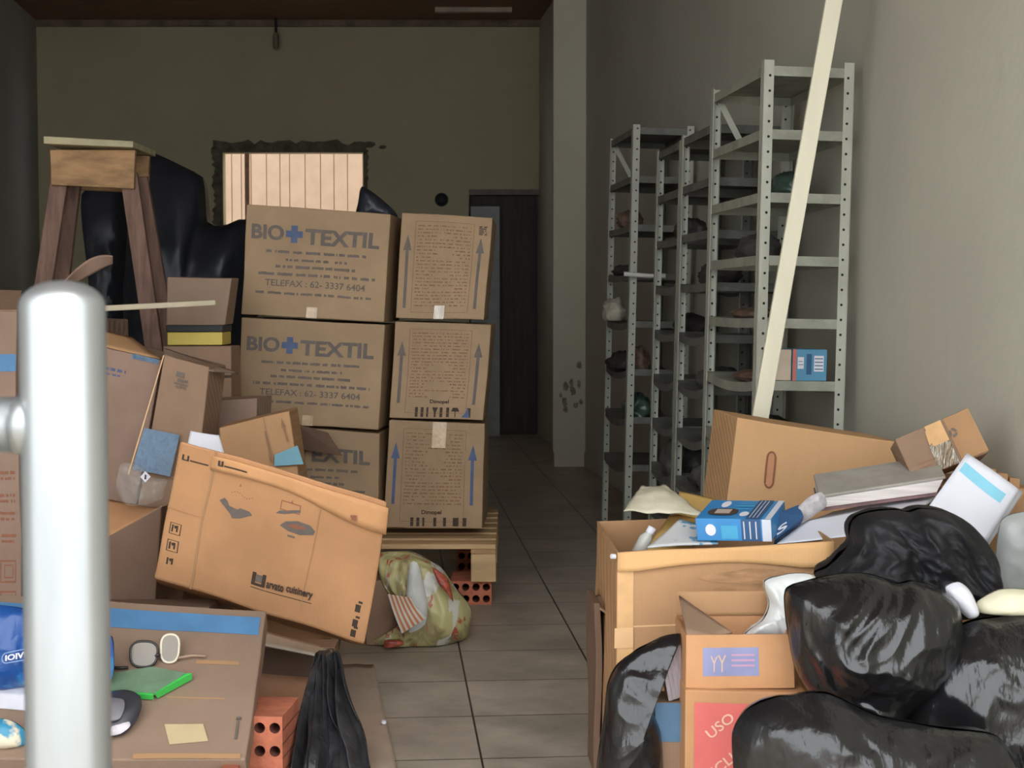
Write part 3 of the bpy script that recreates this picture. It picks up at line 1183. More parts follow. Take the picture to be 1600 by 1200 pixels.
def on_floor_quad(pxl, pxr, pyt, D):
    """an upright front face from row pyt down to the floor"""
    z = V(pxl, pyt, D).z
    a, b = V(pxl, pyt, D), V(pxr, pyt, D)
    return [Vector((a.x, D, z)), Vector((b.x, D, z)), Vector((b.x, D, .003)), Vector((a.x, D, .003))]

D = 5.75
e, f, *_ = carton('plain brown carton under the dark open one, beside the printed stack', on_floor_quad(255, 361, 541, D), (.0, .2, 0), CB_DULL, seg=5)
mb = MB(); f.rect(mb, 0, .885, 1, .895, 0, .002); part(mb, 'seam', INK_DARK, e)
mb = MB(); f.rect(mb, .55, .80, 1.0, .806, 0, .002); part(mb, 'seam', INK_DARK, e)
z1 = V(300, 541, D).z
a, b = V(262, 519, D), V(348, 519, D)
q = [Vector((a.x, D - .01, a.z)), Vector((b.x, D - .01, a.z)), Vector((b.x, D - .01, z1 + .004)), Vector((a.x, D - .01, z1 + .004))]
e, f, *_ = carton('flat yellow box with a black lid, on the plain brown carton', q, (0, .18, 0), mat('yellow_box', lin(202, 180, 84), .6, .06, 8), seg=3, amp=.001)
mb = MB()
mb.span((a.x - .003, D - .014, a.z + .001), (b.x + .003, D + .17, V(300, 508, D).z))
part(mb, 'black_lid', BLACK, e, bevel=.003)
z2 = V(300, 508, D).z + .002
a, b, c = V(262, 432, D), V(362, 434, D), V(352, 507, D)
d_ = V(260, 507, D)
e, f, *_ = carton('brown carton standing on the black-lidded yellow box', [a, b, Vector((c.x, D, z2)), Vector((d_.x, D, z2))], (0, .16, 0), CB_GREY, seg=4)

# ================================================================== LEFT PILE: OPENED CARTONS
def lean_box(label, quad, D, dep, m, floor=True, ext=.35, **k):
    q = px_quad(quad, D)
    if floor:
        for i, j in ((3, 0), (2, 1)):
            d = (q[i] - q[j])
            s = (q[i].z - .004) / -d.z
            q[i] = q[i] + Vector((d.x * ext, d.y * ext, d.z)) * s
    return carton(label, q, dep, m, **k)

# tall carton just right of the pipe
e, f, fr, *_ = lean_box('tall dull carton standing right of the pipe post, top flap folded open', [(120, 532), (252, 562), (200, 730), (90, 720)], 5.22, (.03, .3, 0), CB_PINK)
mb = MB(); f.words(mb, .36, .62, .93, .012, random.Random(4)); f.words(mb, .36, .56, .915, .008, random.Random(5)); part(mb, 'printed_lines', INK_BLUE, e)
mb = MB().add([V(120, 528, 5.2), V(212, 544, 5.2), V(250, 560, 5.22), V(120, 533, 5.23)], [(0, 1, 2, 3)])
mb = sheet_mb([(118, 505, 5.30), (206, 528, 5.34), (250, 561, 5.22), (120, 532, 5.22)], .01, 6, 6)
part(mb, 'open_flap', CB_TAN, e, smooth=True, solid=.005)
mb = MB(); f.rect(mb, .66, .985, .98, 1.0, 0, .003); part(mb, 'blue_sticker', BLUE_LABEL, e)

# leaning carton with a blue label
e, f, fr, *_ = lean_box('leaning brown carton with a blue plastic label, right of the tall dull carton', [(256, 556), (327, 574), (290, 760), (200, 742)], [5.12, 5.14, 5.04, 5.04],
                        (.02, .2, .0), CB_DULL)
mb = MB()
fq = Face(V(256, 556, 5.12), V(327, 574, 5.14), V(290, 760, 5.04), V(200, 742, 5.04), f.d)
fq.rect(mb, .04, .05, .70, .40, 0, .004)
part(mb, 'blue_label', BLUE_LABEL, e)
mb = MB()
rnd = random.Random(9)
fq.rect(mb, .35, .80, .62, .81, 0); fq.rect(mb, .35, .86, .52, .90, 0); fq.words(mb, .4, .62, .82, .03, rnd); fq.words(mb, .4, .6, .77, .02, rnd)
part(mb, 'stamp', INK, e)
mb = MB(); fq.rect(mb, -.012, .0, .012, 1.0, 0, .004); part(mb, 'pale_edge', TAPE_BROWN, e)
mb = sheet_mb([(258, 545, 5.2), (372, 583, 5.28), (330, 580, 5.14), (257, 556, 5.12)], .0, 6, 6)
part(mb, 'open_flap', CB_GREY, e, smooth=True, solid=.005)

# box behind the printed carton
e, f, *_ = lean_box('brown carton behind the big printed carton, against the printed stack', [(308, 627), (402, 622), (396, 740), (300, 740)], 5.5, (.02, .2, 0), CB_PINK)
e, f, *_ = lean_box('opened carton with printed arrows and a blue corner, behind the big printed carton', [(342, 668), (452, 642), (476, 727), (352, 735)], [5.02, 5.02, 4.99, 4.99], (.0, .2, 0), CB_TAN)
fq = Face(V(342, 668, 5.02), V(452, 642, 5.02), V(476, 727, 4.99), V(352, 735, 4.99), f.d)
mb = MB()
fq.rect(mb, .60, .12, .62, .72, 0); fq.rect(mb, .86, .45, .88, .75, 0)
fq.poly(mb, [(.58, .2), (.64, .2), (.61, .06)]); fq.poly(mb, [(.84, .72), (.90, .72), (.87, .9)])
part(mb, 'printed_arrows', INK_BROWN, e)
mb = MB(); fq.poly(mb, [(.62, .02), (.66, .24), (.98, .36), (.99, .02)], 0, .003); part(mb, 'blue_corner', mat('pale_blue_print', lin(112, 164, 180), .6, .08, 9), e)
mb = MB(); fq.rect(mb, .625, .0, .632, 1., 0, .0025); part(mb, 'crease', CB_DULL, e)

# folded white paper showing over the printed carton
sheet('folded_paper', 'folded white paper poking up behind the big printed carton', 'paper', [(297, 673, 4.72), (342, 679, 4.72), (352, 715, 4.70), (290, 705, 4.70)], WHITE, .01, .004)

# flap carton and dark carton left of the printed one
e, f, fr, *_ = lean_box('dark brown carton left of the big printed carton', [(150, 850), (252, 792), (236, 950), (150, 950)], [4.74, 4.78, 4.78, 4.74], (.02, .13, 0), CB_DARK)
mb = sheet_mb([(120, 772, 4.95), (238, 794, 5.0), (252, 793, 4.87), (150, 852, 4.78)], .0, 8, 8)
part(mb, 'orange_flap', CB_ORANGE, e, smooth=True, solid=.005)
mb = MB().bar(V(150, 852, 4.77), V(254, 792, 4.85), .02, .006)
part(mb, 'torn_edge', TAPE, e)

# clear crumpled plastic with a white diamond sticker
CLEAR = mat('clear_film', lin(214, 212, 206), .12, .1, 12, .6, 24, kind='crinkle', alpha=.16, spec=1.0)
o = pillow([(186, 726), (214, 728), (240, 748), (262, 752), (250, 780), (226, 792), (196, 786), (184, 760)], 4.90, .03, 70, 18, .024, 14, 5.5).build('clear_plastic_bag', CLEAR, smooth=True, weld=True)
tag(o, 'crumpled clear plastic bag below the blue label on the left pile', 'plastic bag')
mb = MB(); c = V(227, 745, 4.84)
ax, az = .016, .018
mb.add([c + Vector((-ax, 0, 0)), c + Vector((0, 0, -az)), c + Vector((ax, .004, 0)), c + Vector((0, 0, az))], [(0, 1, 2, 3)], 0)
mb.add([c + Vector((-.003, -.001, -.008)), c + Vector((.003, -.001, -.008)), c + Vector((.004, -.001, .006)), c + Vector((-.001, -.001, .008))], [(0, 1, 2, 3)], 1)
k = part(mb, 'diamond_label', [WHITE, INK_DARK], o, local=False)

# white board sticking out, curved cardboard tongue
mb = MB().bar(V(60, 487, 5.35), V(333, 473, 5.6), .09, .02)
o = mb.build('pale_board', mat('board_edge', lin(196, 184, 158), .7, .08, 9), bevel=.004)
tag(o, 'thin pale board sticking out level from behind the pipe post', 'board')
def tongue(u, v):
    x = 100 + 76 * u
    yc = 446 - 40 * math.sin(u * 1.5)
    return V(x, yc + (v - .5) * (12 + 14 * math.sin(math.pi * min(1, u * 1.0))), 5.3 + .04 * v + .05 * math.sin(3 * u))
o = MB().grid(tongue, 12, 6).build('cardboard_tongue', CB_PINK, smooth=True, solid=.004)
tag(o, 'curled cardboard strip rising above the top of the pipe post', 'cardboard')
# carton carrying the board and the tongue
e, f, *_ = lean_box('brown carton hidden behind the pipe post', [(20, 492), (160, 500), (165, 700), (20, 700)], 5.6, (.02, .3, 0), CB_PINK)

# stack at the left edge
e, f, *_ = lean_box('carton with a blue band at the left edge, left of the pipe post', [(-190, 486), (26, 486), (24, 704), (-190, 704)], 4.9, (.0, .35, 0), CB_PINK, floor=False)
mb = MB(); f.rect(mb, .0, .565, 1, .69, 0); part(mb, 'blue_band', BLUE_BAND, e)
mb = sheet_mb([(-180, 448, 5.0), (34, 455, 5.1), (26, 485, 4.9), (-190, 485, 4.9)], .0, 4, 4)
part(mb, 'open_flap', CB_DULL, e, solid=.005)
e, f, *_ = carton('carton with outlined handling symbols at the left edge, under the blue-banded carton', on_floor_quad(-190, 30, 706, 4.88), (0, .30, 0), CB_PINK)
rnd = random.Random(2)
mb = MB()
for v0, v1 in ((.42, .52), (.28, .385)):
    f.ring(mb, .85, v0, .965, v1, .008, 0)
    f.ring(mb, .88, v0 + .02, .945, v1 - .02, .006, 0)
for v in (.62, .72, .80, .9):
    f.words(mb, .86, .97, v, .016, rnd); f.words(mb, .86, .97, v - .025, .014, rnd)
part(mb, 'handling_symbols', INK_RED, e)


# ================================================================== LEFT FOREGROUND
# dark carton underneath the printed one, its open side toward the viewer
q = on_floor_quad(330, 522, 1012, 4.40)
e = thing('cardboard_box', 'dark carton on the floor under the big printed carton, its open side facing out', 'box', (q[2] + q[3]) / 2 + Vector((0, .15, 0)))
dp = Vector((0, .10, 0))
mb = MB()
bk = [p_ + dp for p_ in q]
mb.add(q + bk, [(0, 1, 5, 4), (1, 2, 6, 5), (2, 3, 7, 6), (3, 0, 4, 7), (4, 5, 6, 7)])
part(mb, 'body', CB_DARK, e, solid=.005)
mb = sheet_mb([V(396, 984, 4.44), V(524, 1014, 4.42), V(508, 1030, 4.33), V(396, 1006, 4.33)], .0, 6, 4, .006)
part(mb, 'folded_flap', mat('cardboard_grey_edge', lin(150, 138, 122), .5, .15, 9), e, smooth=True, solid=.005)
mb = sheet_mb([V(396, 1050, 4.44), V(484, 1060, 4.44), V(470, 1126, 4.34), V(396, 1126, 4.34)], .0, 6, 4, .006)
part(mb, 'lower_flap', card('cardboard_rust', 160, 118, 90), e, smooth=True, solid=.005)
H2 = on_floor_quad(150, 326, 948, 4.58)
e, f, *_ = carton('dark brown carton under the left end of the big printed carton', H2, (0, .13, 0), CB_DARK, amp=.006)

# the big printed carton
q = px_quad([(283, 687), (607, 783), (571, 1006), (240, 903)], [4.42, 4.40, 4.52, 4.55])
e, f, fr, fl_, ft = carton('big dented printed carton tilted on the left pile, in front of the printed stacks', q, (-.05, .26, -.065), CB_ORANGE, amp=.009, seg=14, bevel=.008)
mb = MB()
def shaded_logo(mb, u, v, s, k=0):
    f.poly(mb, [(u, v), (u + .22 * s, v), (u + .22 * s, v + s * 1.0), (u, v + s * 1.0)])
    f.poly(mb, [(u + .6 * s, v), (u + .82 * s, v), (u + .82 * s, v + s * 1.0), (u + .6 * s, v + s * 1.0)])
    f.rect(mb, u, v, u + .82 * s, v + .2 * s, 0)
shaded_logo(mb, .435, .175, .085)
f.text(mb, 'arvato', (.512, .185, .60, .235), .03, 0, .006)
f.text(mb, 'cuisinery', (.612, .180, .735, .245), .03, 0, .006)
f.rect(mb, .435, .155, .735, .160, 0)
shaded_logo(mb, .022, .875, .04)
f.rect(mb, .06, .880, .145, .89, 0)
f.rect(mb, .222, .915, .33, .925, 0, .014)
f.rect(mb, .192, .912, .201, .95, 0, .014); f.rect(mb, .208, .912, .217, .95, 0, .014); f.rect(mb, .192, .912, .217, .92, 0, .014)
f.words(mb, .55, .60, .93, .012, random.Random(3))
plogo = part(mb, 'printed_logo', INK_DARK, e)
mb = MB(); f.rect(mb, .455, .20, .486, .25, 0); part(mb, 'logo_fill', INK, plogo)
mb = MB()
for v, kind in ((.27, 0), (.15, 1), (.04, 2)):
    if kind < 2:
        f.ring(mb, .03, v + .08, .085, v + .16, .004)
    f.rect(mb, .04, v + .095, .048, v + .145, 0); f.rect(mb, .062, v + .10, .07, v + .145, 0)
    f.poly(mb, [(.055, v + .12), (.068, v + .13), (.066, v + .145), (.05, v + .14)])
for v in (.20, .10, .03):
    f.rect(mb, .925, v + .0, .95, v + .05, 0); f.rect(mb, .935, v + .06, .955, v + .075, 0)
part(mb, 'handling_symbols', INK_DARK, e)
mb = MB()
f.poly(mb, [(.225, .675), (.245, .70), (.262, .685), (.275, .655), (.315, .645), (.325, .66), (.37, .655), (.385, .635), (.335, .59), (.30, .575), (.285, .605), (.262, .632)])
f.poly(mb, [(.49, .70), (.505, .725), (.60, .77), (.605, .755), (.53, .71)])
f.poly(mb, [(.52, .625), (.545, .665), (.60, .69), (.66, .685), (.685, .655), (.68, .625), (.62, .595), (.565, .60)])
f.rect(mb, .565, .56, .60, .575, 0)
part(mb, 'printed_drawings', INK, e)
mb = MB()
f.ring(mb, .505, .735, .60, .80, .004, 0, .006); f.poly(mb, [(.545, .64), (.60, .668), (.65, .655), (.60, .628)], 0, .002)
for k in range(9):
    f.rect(mb, .27 + k * .012, .745 + .012 * math.sin(k * .8), .276 + k * .012, .75 + .012 * math.sin(k * .8), 0, n=1, m=1)
for (u, v) in ((.30, .80), (.55, .80)):
    f.poly(mb, [(u, v), (u + .01, v), (u + .005, v + .02)])
part(mb, 'printed_arrows', INK_RED, e)
mb = MB()
f.rect(mb, .165, .0, .175, 1.0, 0, .0022, 2, 14)
f.rect(mb, .69, .10, .694, .88, 0, .0022, 2, 14)
f.rect(mb, .0, .52, .17, .525, 0, .0022, 8, 1)
part(mb, 'crease', CB_TAN, e)
mb = MB()
f.poly(mb, [(.165, .80), (.50, .88), (1.0, .84), (1.0, .80), (.50, .845), (.165, .77)], 0, .010)
mb = MB()
def flapfn(u, v):
    a = f.p(.16 + .85 * u, .985 + .02 * v - .02, .004)
    b = f.p(.16 + .855 * u, .865 - .05 * u + .03 * math.sin(u * 5), .007 + .005 * math.sin(u * 9))
    return a.lerp(b, v)
mb.grid(flapfn, 16, 4)
part(mb, 'folded_flap', card('cardboard_flap', 214, 160, 112), e, smooth=True, solid=.004)
mb = MB()
f.poly(mb, [(.84, .86), (.87, .87), (.87, .83), (.85, .83)], 0, .02)
part(mb, 'red_sticker', INK_RED, e)

# flat carton with a blue band, tilted toward the viewer, things lying on it
q_far_l, q_far_r = V(-60, 925, 4.12), V(416, 955, 4.10)
q_near_r, q_near_l = V(385, 1186, 3.62), V(-60, 1186, 3.60)
nrm = ((q_near_r - q_near_l).cross(q_far_l - q_near_l)).normalized()
dep = -nrm * .06
e, bf, *_ = carton('wide flat carton with a blue band lying tilted on bricks at lower left', [q_far_l, q_far_r, q_near_r, q_near_l], dep, card('cardboard_lid', 148, 124, 106), amp=.004, seg=12)
mb = MB(); bf.rect(mb, .0, .815, .985, .945, 0, .0015, 14, 3); part(mb, 'blue_band', BLUE_BAND, e)
mb = MB(); bf.rect(mb, .79, .595, .93, .62, 0); bf.rect(mb, .70, .37, .90, .378, 0); part(mb, 'scuff_marks', CB_TAN, e)
mb = MB(); bf.rect(mb, .60, .0, .98, .03, 0, .003); part(mb, 'torn_edge', CB_TAN, e)
mb = MB(); bf.poly(mb, [(.70, .20), (.835, .21), (.86, .105), (.725, .08)], 0, .003); part(mb, 'paper_label', mat('yellowed_paper', lin(200, 180, 140), .8, .08, 9), e)
mb = MB()
c = bf.p(.955, .24, .003)
mb.tube([c, c + Vector((.0, .006, .0)) + bf.n * .004], .006, 10)
mb.tube([bf.p(.955, .23, .003), bf.p(.955, .12, .003)], .003, 6)
part(mb, 'bottle_print', INK, e)

def on_lid(px, py, off):
    """point of the tilted carton top seen at this pixel, raised by off"""
    c0 = Vector((0, 0, CAM_H))
    d = V(px, py, 1.0) - c0
    p0 = q_near_l + nrm * off
    t = (p0 - c0).dot(nrm) / d.dot(nrm)
    return c0 + d * t

# safety glasses
RIM = mat('glasses_rim', lin(40, 38, 36), .35, .05, 9)
GLS = mat('glasses_lens', lin(150, 140, 128), .1, .05, 9, alpha=.75)
EDGE = mat('glasses_edge', lin(222, 212, 190), .3, .05, 9)
g0 = on_lid(238, 1045, 0)
e = thing('safety_glasses', 'safety glasses with grey lenses lying on the blue-banded carton', 'glasses', g0)
def lens(cx, cy, rx, ry, tilt):
    pts = []
    for k in range(28):
        t = 2 * math.pi * k / 28
        co, si = math.cos(t), math.sin(t)
        k1 = (abs(co) ** 2.6 + abs(si) ** 2.6) ** (-1 / 2.6)
        x, y = rx * co * k1, ry * si * k1
        if si < 0:
            x *= 1.0 + .12 * abs(si)
        base = on_lid(cx + x, cy + ry * 1.0, .006)
        pts.append(base + Vector((0, .012, (ry - y * -1) * 0)) + Vector((0, .25, 1)).normalized() * ((ry - (y)) * 3.9 / F))
    return pts
for cx, cy, rx, ry in ((222, 1024, 21, 20), (263, 1015, 14, 22)):
    pts = lens(cx, cy, rx, ry, 0)
    ln = part(MB().add(pts, [tuple(range(28))]), 'lens', GLS, e, solid=.002)
    part(MB().tube(pts + [pts[0]], .0032, 8, caps=False), 'rim', RIM if cx < 250 else EDGE, e, smooth=True)
a = on_lid(243, 1032, .012); b = on_lid(250, 1030, .012)
part(MB().tube([a + Vector((0, 0, .01)), (a + b) / 2 + Vector((0, 0, .014)), b + Vector((0, 0, .01))], .004, 8), 'bridge', RIM, e, smooth=True)
part(MB().tube([on_lid(200, 1043, .008), on_lid(185, 1044, .006), on_lid(165, 1040, .006)], .004, 8), 'temple', RIM, e, smooth=True)
part(MB().tube([on_lid(278, 1028, .012), on_lid(300, 1024, .008), on_lid(322, 1025, .006)], .0035, 8), 'temple', mat('temple_pale', lin(160, 136, 116), .5, .05, 9), e, smooth=True)

# green plastic folder
GRN = mat('green_plastic', lin(66, 190, 84), .35, .06, 9)
GRN_T = mat('green_film', lin(122, 150, 122), .25, .15, 12, .1, 30, alpha=.72)
g0 = on_lid(230, 1075, 0)
e = thing('plastic_folder', 'bright green plastic folder with a clear cover on the blue-banded carton', 'folder', g0)
mb = MB()
c = [on_lid(150, 1056, .022), on_lid(238, 1042, .026), on_lid(291, 1052, .022), on_lid(240, 1086, .018), on_lid(150, 1084, .018)]
mb.add(c, [(0, 1, 2, 3, 4)])
part(mb, 'clear_cover', GRN_T, e, solid=.003)
a, b = on_lid(246, 1092, .002), on_lid(301, 1062, .002)
up = nrm * .024
mb = MB().hexa([a + up, b + up, b, a, on_lid(240, 1084, .022), on_lid(291, 1052, .026), on_lid(291, 1052, .002), on_lid(240, 1084, .002)])
part(mb, 'spine', GRN, e, bevel=.002)
a, b = on_lid(150, 1090, .002), on_lid(241, 1094, .002)
mb = MB().hexa([a + up * .8, b + up * .8, b, a, on_lid(150, 1078, .018), on_lid(240, 1080, .018), on_lid(150, 1078, .002), on_lid(240, 1080, .002)])
part(mb, 'front_edge', GRN, e, bevel=.002)

# black plastic visor with a white liner
g0 = on_lid(185, 1125, 0)
vd = g0.y
e = thing('plastic_visor', 'black plastic visor with a white inner edge, just right of the pipe post', 'visor', g0)
mb = pillow([(100, 1084), (160, 1082), (196, 1078), (217, 1086), (222, 1102), (214, 1126), (198, 1146), (176, 1153), (100, 1154)], vd - .02, .035, 56, 14, .004, 6, 1.2, lean=-.10, power=.6)
part(mb, 'shell', mat('visor_black', lin(56, 56, 62), .3, .1, 7), e, smooth=True, weld=True)
mb = pillow([(120, 1092), (192, 1092), (188, 1122), (160, 1128), (120, 1126)], vd - .052, .006, 36, 8, .002, 6, 2.2, lean=-.10)
part(mb, 'grey_panel', mat('visor_grey', lin(104, 102, 106), .35, .1, 9), e, smooth=True, weld=True)
mb = pillow([(110, 1130), (166, 1132), (200, 1126), (204, 1134), (188, 1147), (168, 1151), (110, 1150)], vd - .058, .008, 40, 8, .006, 14, 3.2, lean=-.10)
part(mb, 'white_liner', mat('visor_liner', lin(206, 198, 204), .5, .25, 40), e, smooth=True, weld=True)

# blue packet bag at the left edge
BLU = mat('blue_film', lin(34, 78, 146), .28, .35, 8, .3, 18, kind='crinkle', col2=lin(70, 140, 196), lo=.5, hi=.66)
o = pillow([(-90, 950), (-20, 942), (20, 946), (60, 960), (120, 985), (172, 990), (179, 1010), (177, 1062), (120, 1075), (40, 1072), (0, 1078), (-90, 1070)], 3.78, .05, 64, 14, .012, 9, 2.2).build(
    'plastic_packet', BLU, smooth=True, weld=True)
tag(o, 'blue plastic packet lying at the left edge, behind the pipe post', 'packet')
mb = MB()
tl, tr_, br_, bl = V(4, 1022, 3.70), V(52, 1012, 3.70), V(52, 1028, 3.70), V(4, 1036, 3.70)
ff = Face(tl, tr_, br_, bl)
ff.text(mb, 'IOIVEX', (.10, .18, 1.1, .82), .03)
k = part(mb, 'lettering', WHITE, o)
mb = MB()
pts = []
for i in range(21):
    t = math.pi / 2 + math.pi * i / 20
    pts.append(ff.p(.12 + .13 * math.cos(t), .5 + .55 * math.sin(t), .002))
pts = [ff.p(1.1, 1.05, .002)] + pts + [ff.p(1.1, -.05, .002)]
part(MB().tube(pts, .0015, 6), 'logo_outline', mat('pale_blue_line', lin(130, 160, 206), .5, 0), o)
# white and grey flat boxes and a small blue package under the packet
e, f, *_ = carton('flat white box with a grey side, under the blue packet at the left edge', [on_lid(-60, 1082, .03), on_lid(45, 1086, .03), on_lid(45, 1112, .002), on_lid(-60, 1104, .002)],
                  Vector((0, .10, .04)), mat('white_carton', lin(196, 196, 204), .6, .08, 9), amp=.001, seg=3)
o = pillow([(-40, 1130), (10, 1124), (38, 1140), (40, 1164), (0, 1170), (-40, 1166)], 3.64, .03, 30, 8, .006, 9, 8.2).build('blue_package', mat('teal_wrap', lin(60, 142, 176), .4, .2, 8, col2=lin(226, 216, 190), lo=.5, hi=.55), smooth=True, weld=True)
tag(o, 'small blue and cream package at the left edge, below the flat white box', 'package')

# bricks carrying the flat carton
brick('hollow clay brick standing under the right corner of the blue-banded carton', (V(368, 1150, 3.76).x, 3.78, 0.0), (.115, .19, .175), (3, 3), -.08)
brick('hollow clay brick at the bottom edge, nearest under the blue-banded carton', (V(334, 1160, 3.52).x, 3.56, .0), (.04, .19, .098), (1, 3), .0)
brick('hollow clay brick under the left end of the blue-banded carton', (V(60, 1150, 3.76).x, 3.78, 0.0), (.19, .19, .15), (3, 3), .05)

# black plastic sheet folded upright, and the cardboard sheet on the floor
PLS = mat('black_sheeting', (0.03, .03, .033), .32, .4, 9, .3, 14, stretch=(2.5, 2.5, .35))
def foldsheet(u, v):
    tl, tr_, br_, bl = V(492, 1018, 4.14), V(526, 1012, 4.16), V(590, 1262, 3.72), V(440, 1262, 3.70)
    p_ = bl.lerp(br_, u).lerp(tl.lerp(tr_, u), v)
    nz = noise.noise(Vector((u * 5.5, v * 1.3, 2.0)))
    n2 = noise.noise(Vector((u * 13, v * 2.2, 7.0)))
    p_ = p_ + Vector((.018 * n2, .075 * (1 - 2.2 * abs(nz)) * (1.1 - .7 * v) + .025 * n2, 0)) + nvec(p_ * 8) * .010
    p_.z = max(p_.z, .004)
    return p_
o = MB().grid(foldsheet, 110, 40).build('black_plastic_sheet', PLS, smooth=True, solid=.002)
tag(o, 'upright folds of black plastic sheet between the dark carton and the tiled aisle', 'plastic sheet')
mb = MB()
def fl_pt(px, py):
    c0 = Vector((0, 0, CAM_H)); d = V(px, py, 1.0) - c0
    return c0 + d * (-(CAM_H - .004) / d.z)
cc = [fl_pt(528, 1040), fl_pt(584, 1040), fl_pt(622, 1215), fl_pt(560, 1215)]
mb.grid(lambda u, v: cc[3].lerp(cc[2], u).lerp(cc[0].lerp(cc[1], u), v) + Vector((0, 0, .003 + .004 * noise.noise(Vector((u * 3, v * 5, 1))))), 10, 16)
tag(mb.build('cardboard_sheet', card('cardboard_floor', 178, 160, 142), smooth=True, solid=.004), 'flat strip of brown cardboard on the tiles at the lower left of the aisle', 'cardboard')
for (px, py, s, lb) in ((600, 1135, .006, 'tiny white scrap at the right edge of the cardboard strip on the floor'), (559, 1145, .005, 'tiny white scrap in the middle of the cardboard strip on the floor')):
    c = fl_pt(px, py) + Vector((0, 0, .012))
    o = blob(c, (s * 1.2, s * 2, s), .3, seed=px, nu=10, nv=6).build('paper_scrap', WHITE, smooth=True)
    tag(o, lb, 'scrap')

# colourful crumpled bag by the pallet, with the brown carton stuffed into it
def bag_mat():
    m = bpy.data.materials.new('printed_bag')
    m.use_nodes = True
    nt = m.node_tree; N, L = nt.nodes, nt.links
    b = N['Principled BSDF']
    tc = N.new('ShaderNodeTexCoord')
    def nz(sc, lo, hi, loc, st=(1, 1, 1)):
        mp = N.new('ShaderNodeMapping'); mp.inputs['Location'].default_value = loc; mp.inputs['Scale'].default_value = st
        mp.inputs['Rotation'].default_value = (0, .5, 0)
        L.new(tc.outputs['Object'], mp.inputs[0])
        n = N.new('ShaderNodeTexNoise'); n.inputs['Scale'].default_value = sc; n.inputs['Detail'].default_value = 4; n.inputs['Distortion'].default_value = 1.2
        L.new(mp.outputs[0], n.inputs['Vector'])
        r = N.new('ShaderNodeValToRGB'); r.color_ramp.elements[0].position = lo; r.color_ramp.elements[1].position = hi
        L.new(n.outputs['Fac'], r.inputs[0])
        return r
    def mix(a, col, fac):
        mx = N.new('ShaderNodeMix'); mx.data_type = 'RGBA'
        L.new(fac.outputs[0], mx.inputs['Factor'])
        if isinstance(a, tuple): mx.inputs['A'].default_value = a
        else: L.new(a, mx.inputs['A'])
        mx.inputs['B'].default_value = col
        return mx.outputs['Result']
    c = mix(lin(196, 188, 134), lin(150, 138, 96), nz(9, .45, .6, (1, 2, 3), (1, 1, .5)))
    c = mix(c, lin(216, 214, 204), nz(7, .54, .58, (4, 4, 1), (1.5, 1, .5)))
    c = mix(c, lin(176, 92, 72), nz(13, .60, .63, (8, 1, 6), (1.8, 1, .7)))
    L.new(c, b.inputs['Base Color'])
    b.inputs['Roughness'].default_value = .38
    return m
PB = bag_mat()
o = pillow([(588, 868), (640, 862), (690, 885), (715, 920), (737, 950), (732, 990), (712, 1002), (690, 1012), (640, 1020), (590, 1018), (572, 1008), (612, 1000), (640, 985), (622, 950), (600, 915)],
           5.40, .11, 110, 28, .034, 7, 3.7).build('plastic_bag', PB, smooth=True, weld=True)
clamp_floor(o, .003)
tag(o, 'crumpled yellow, red and white plastic bag on the floor in front of the pallet', 'bag')
# striped lip of the bag
mb = MB()
ST = [mat('lip_white', lin(216, 208, 196), .4, .05, 9), mat('lip_orange', lin(200, 128, 84), .4, .05, 9)]
for k in range(11):
    def fn(u, v, k=k):
        w_ = (k + v) / 11
        a = V(606 + 36 * w_, 928 + 6 * w_, 5.24)
        b = V(628 + 38 * w_, 990 - 24 * w_, 5.20)
        return a.lerp(b, u) + Vector((0, -.02 * math.sin(math.pi * u), 0))
    mb.grid(fn, 8, 1, k % 2)
part(mb, 'striped_panel', ST, o, smooth=True)
for (ol, nm, m_, dd) in (([(640, 880), (652, 882), (668, 940), (664, 975), (640, 990), (632, 960), (636, 920)], 'white_lining', mat('bag_white', lin(208, 210, 206), .4, .08, 9, .3, 20), 5.262),
                     ([(674, 886), (698, 905), (708, 940), (700, 930), (684, 912)], 'red_print', mat('bag_red', lin(170, 84, 68), .4, .35, 60), 5.262),
                     ([(602, 1002), (626, 1001), (632, 1008), (604, 1014)], 'red_print', MATS['bag_red'], 5.262)):
    mb = pillow(ol, dd, .012, 48, 8, .010, 11, 1.0)
    k = part(mb, nm, m_, o, smooth=True, weld=True)
e, f, *_ = carton('small brown carton sticking out of the colourful bag', on_floor_quad(570, 622, 905, 5.34), (.02, .13, 0), CB_DULL, amp=.006)


# ================================================================== RIGHT PILE
# tall carton with a hand hole
q = px_quad([(1152, 652), (1408, 692), (1384, 800), (1110, 800)], [4.50, 4.46, 4.46, 4.50])
for i, j in ((3, 0), (2, 1)):
    d = q[i] - q[j]
    q[i] = q[j] + d * ((q[j].z - .004) / -d.z) * 1.0
# keep the lower half square under the upper half
q[3].x = q[0].x - .10
q[2].x = q[1].x - .06
e, f, fr, fl_, ft = carton('large clean brown carton with a hand hole, behind the right pile', q, (-.025, .34, .0), card('cardboard_clean', 198, 156, 112, .05), amp=.003)
mb = MB()
def slot(rx, ry, off, n=20):
    out = []
    for k in range(n):
        t = 2 * math.pi * k / n
        s_ = math.copysign(1, math.sin(t)) if k % (n // 2) else 0
        out.append(f.p(.235 + rx * math.cos(t), .84 + s_ * ry * .62 + ry * .38 * math.sin(t), off))
    return out
mb.add(slot(.026, .062, .0015), [tuple(range(20))], 0)
hh = part(mb, 'hand_hole', mat('hand_hole_inside', lin(186, 132, 98), .9, .1, 9), e)
mb = MB(); pts = slot(.026, .062, .003); mb.tube(pts + [pts[0]], .0028, 6, caps=False); part(mb, 'hand_hole_rim', mat('hand_hole_edge', lin(138, 92, 66), .8, .1, 9), hh)

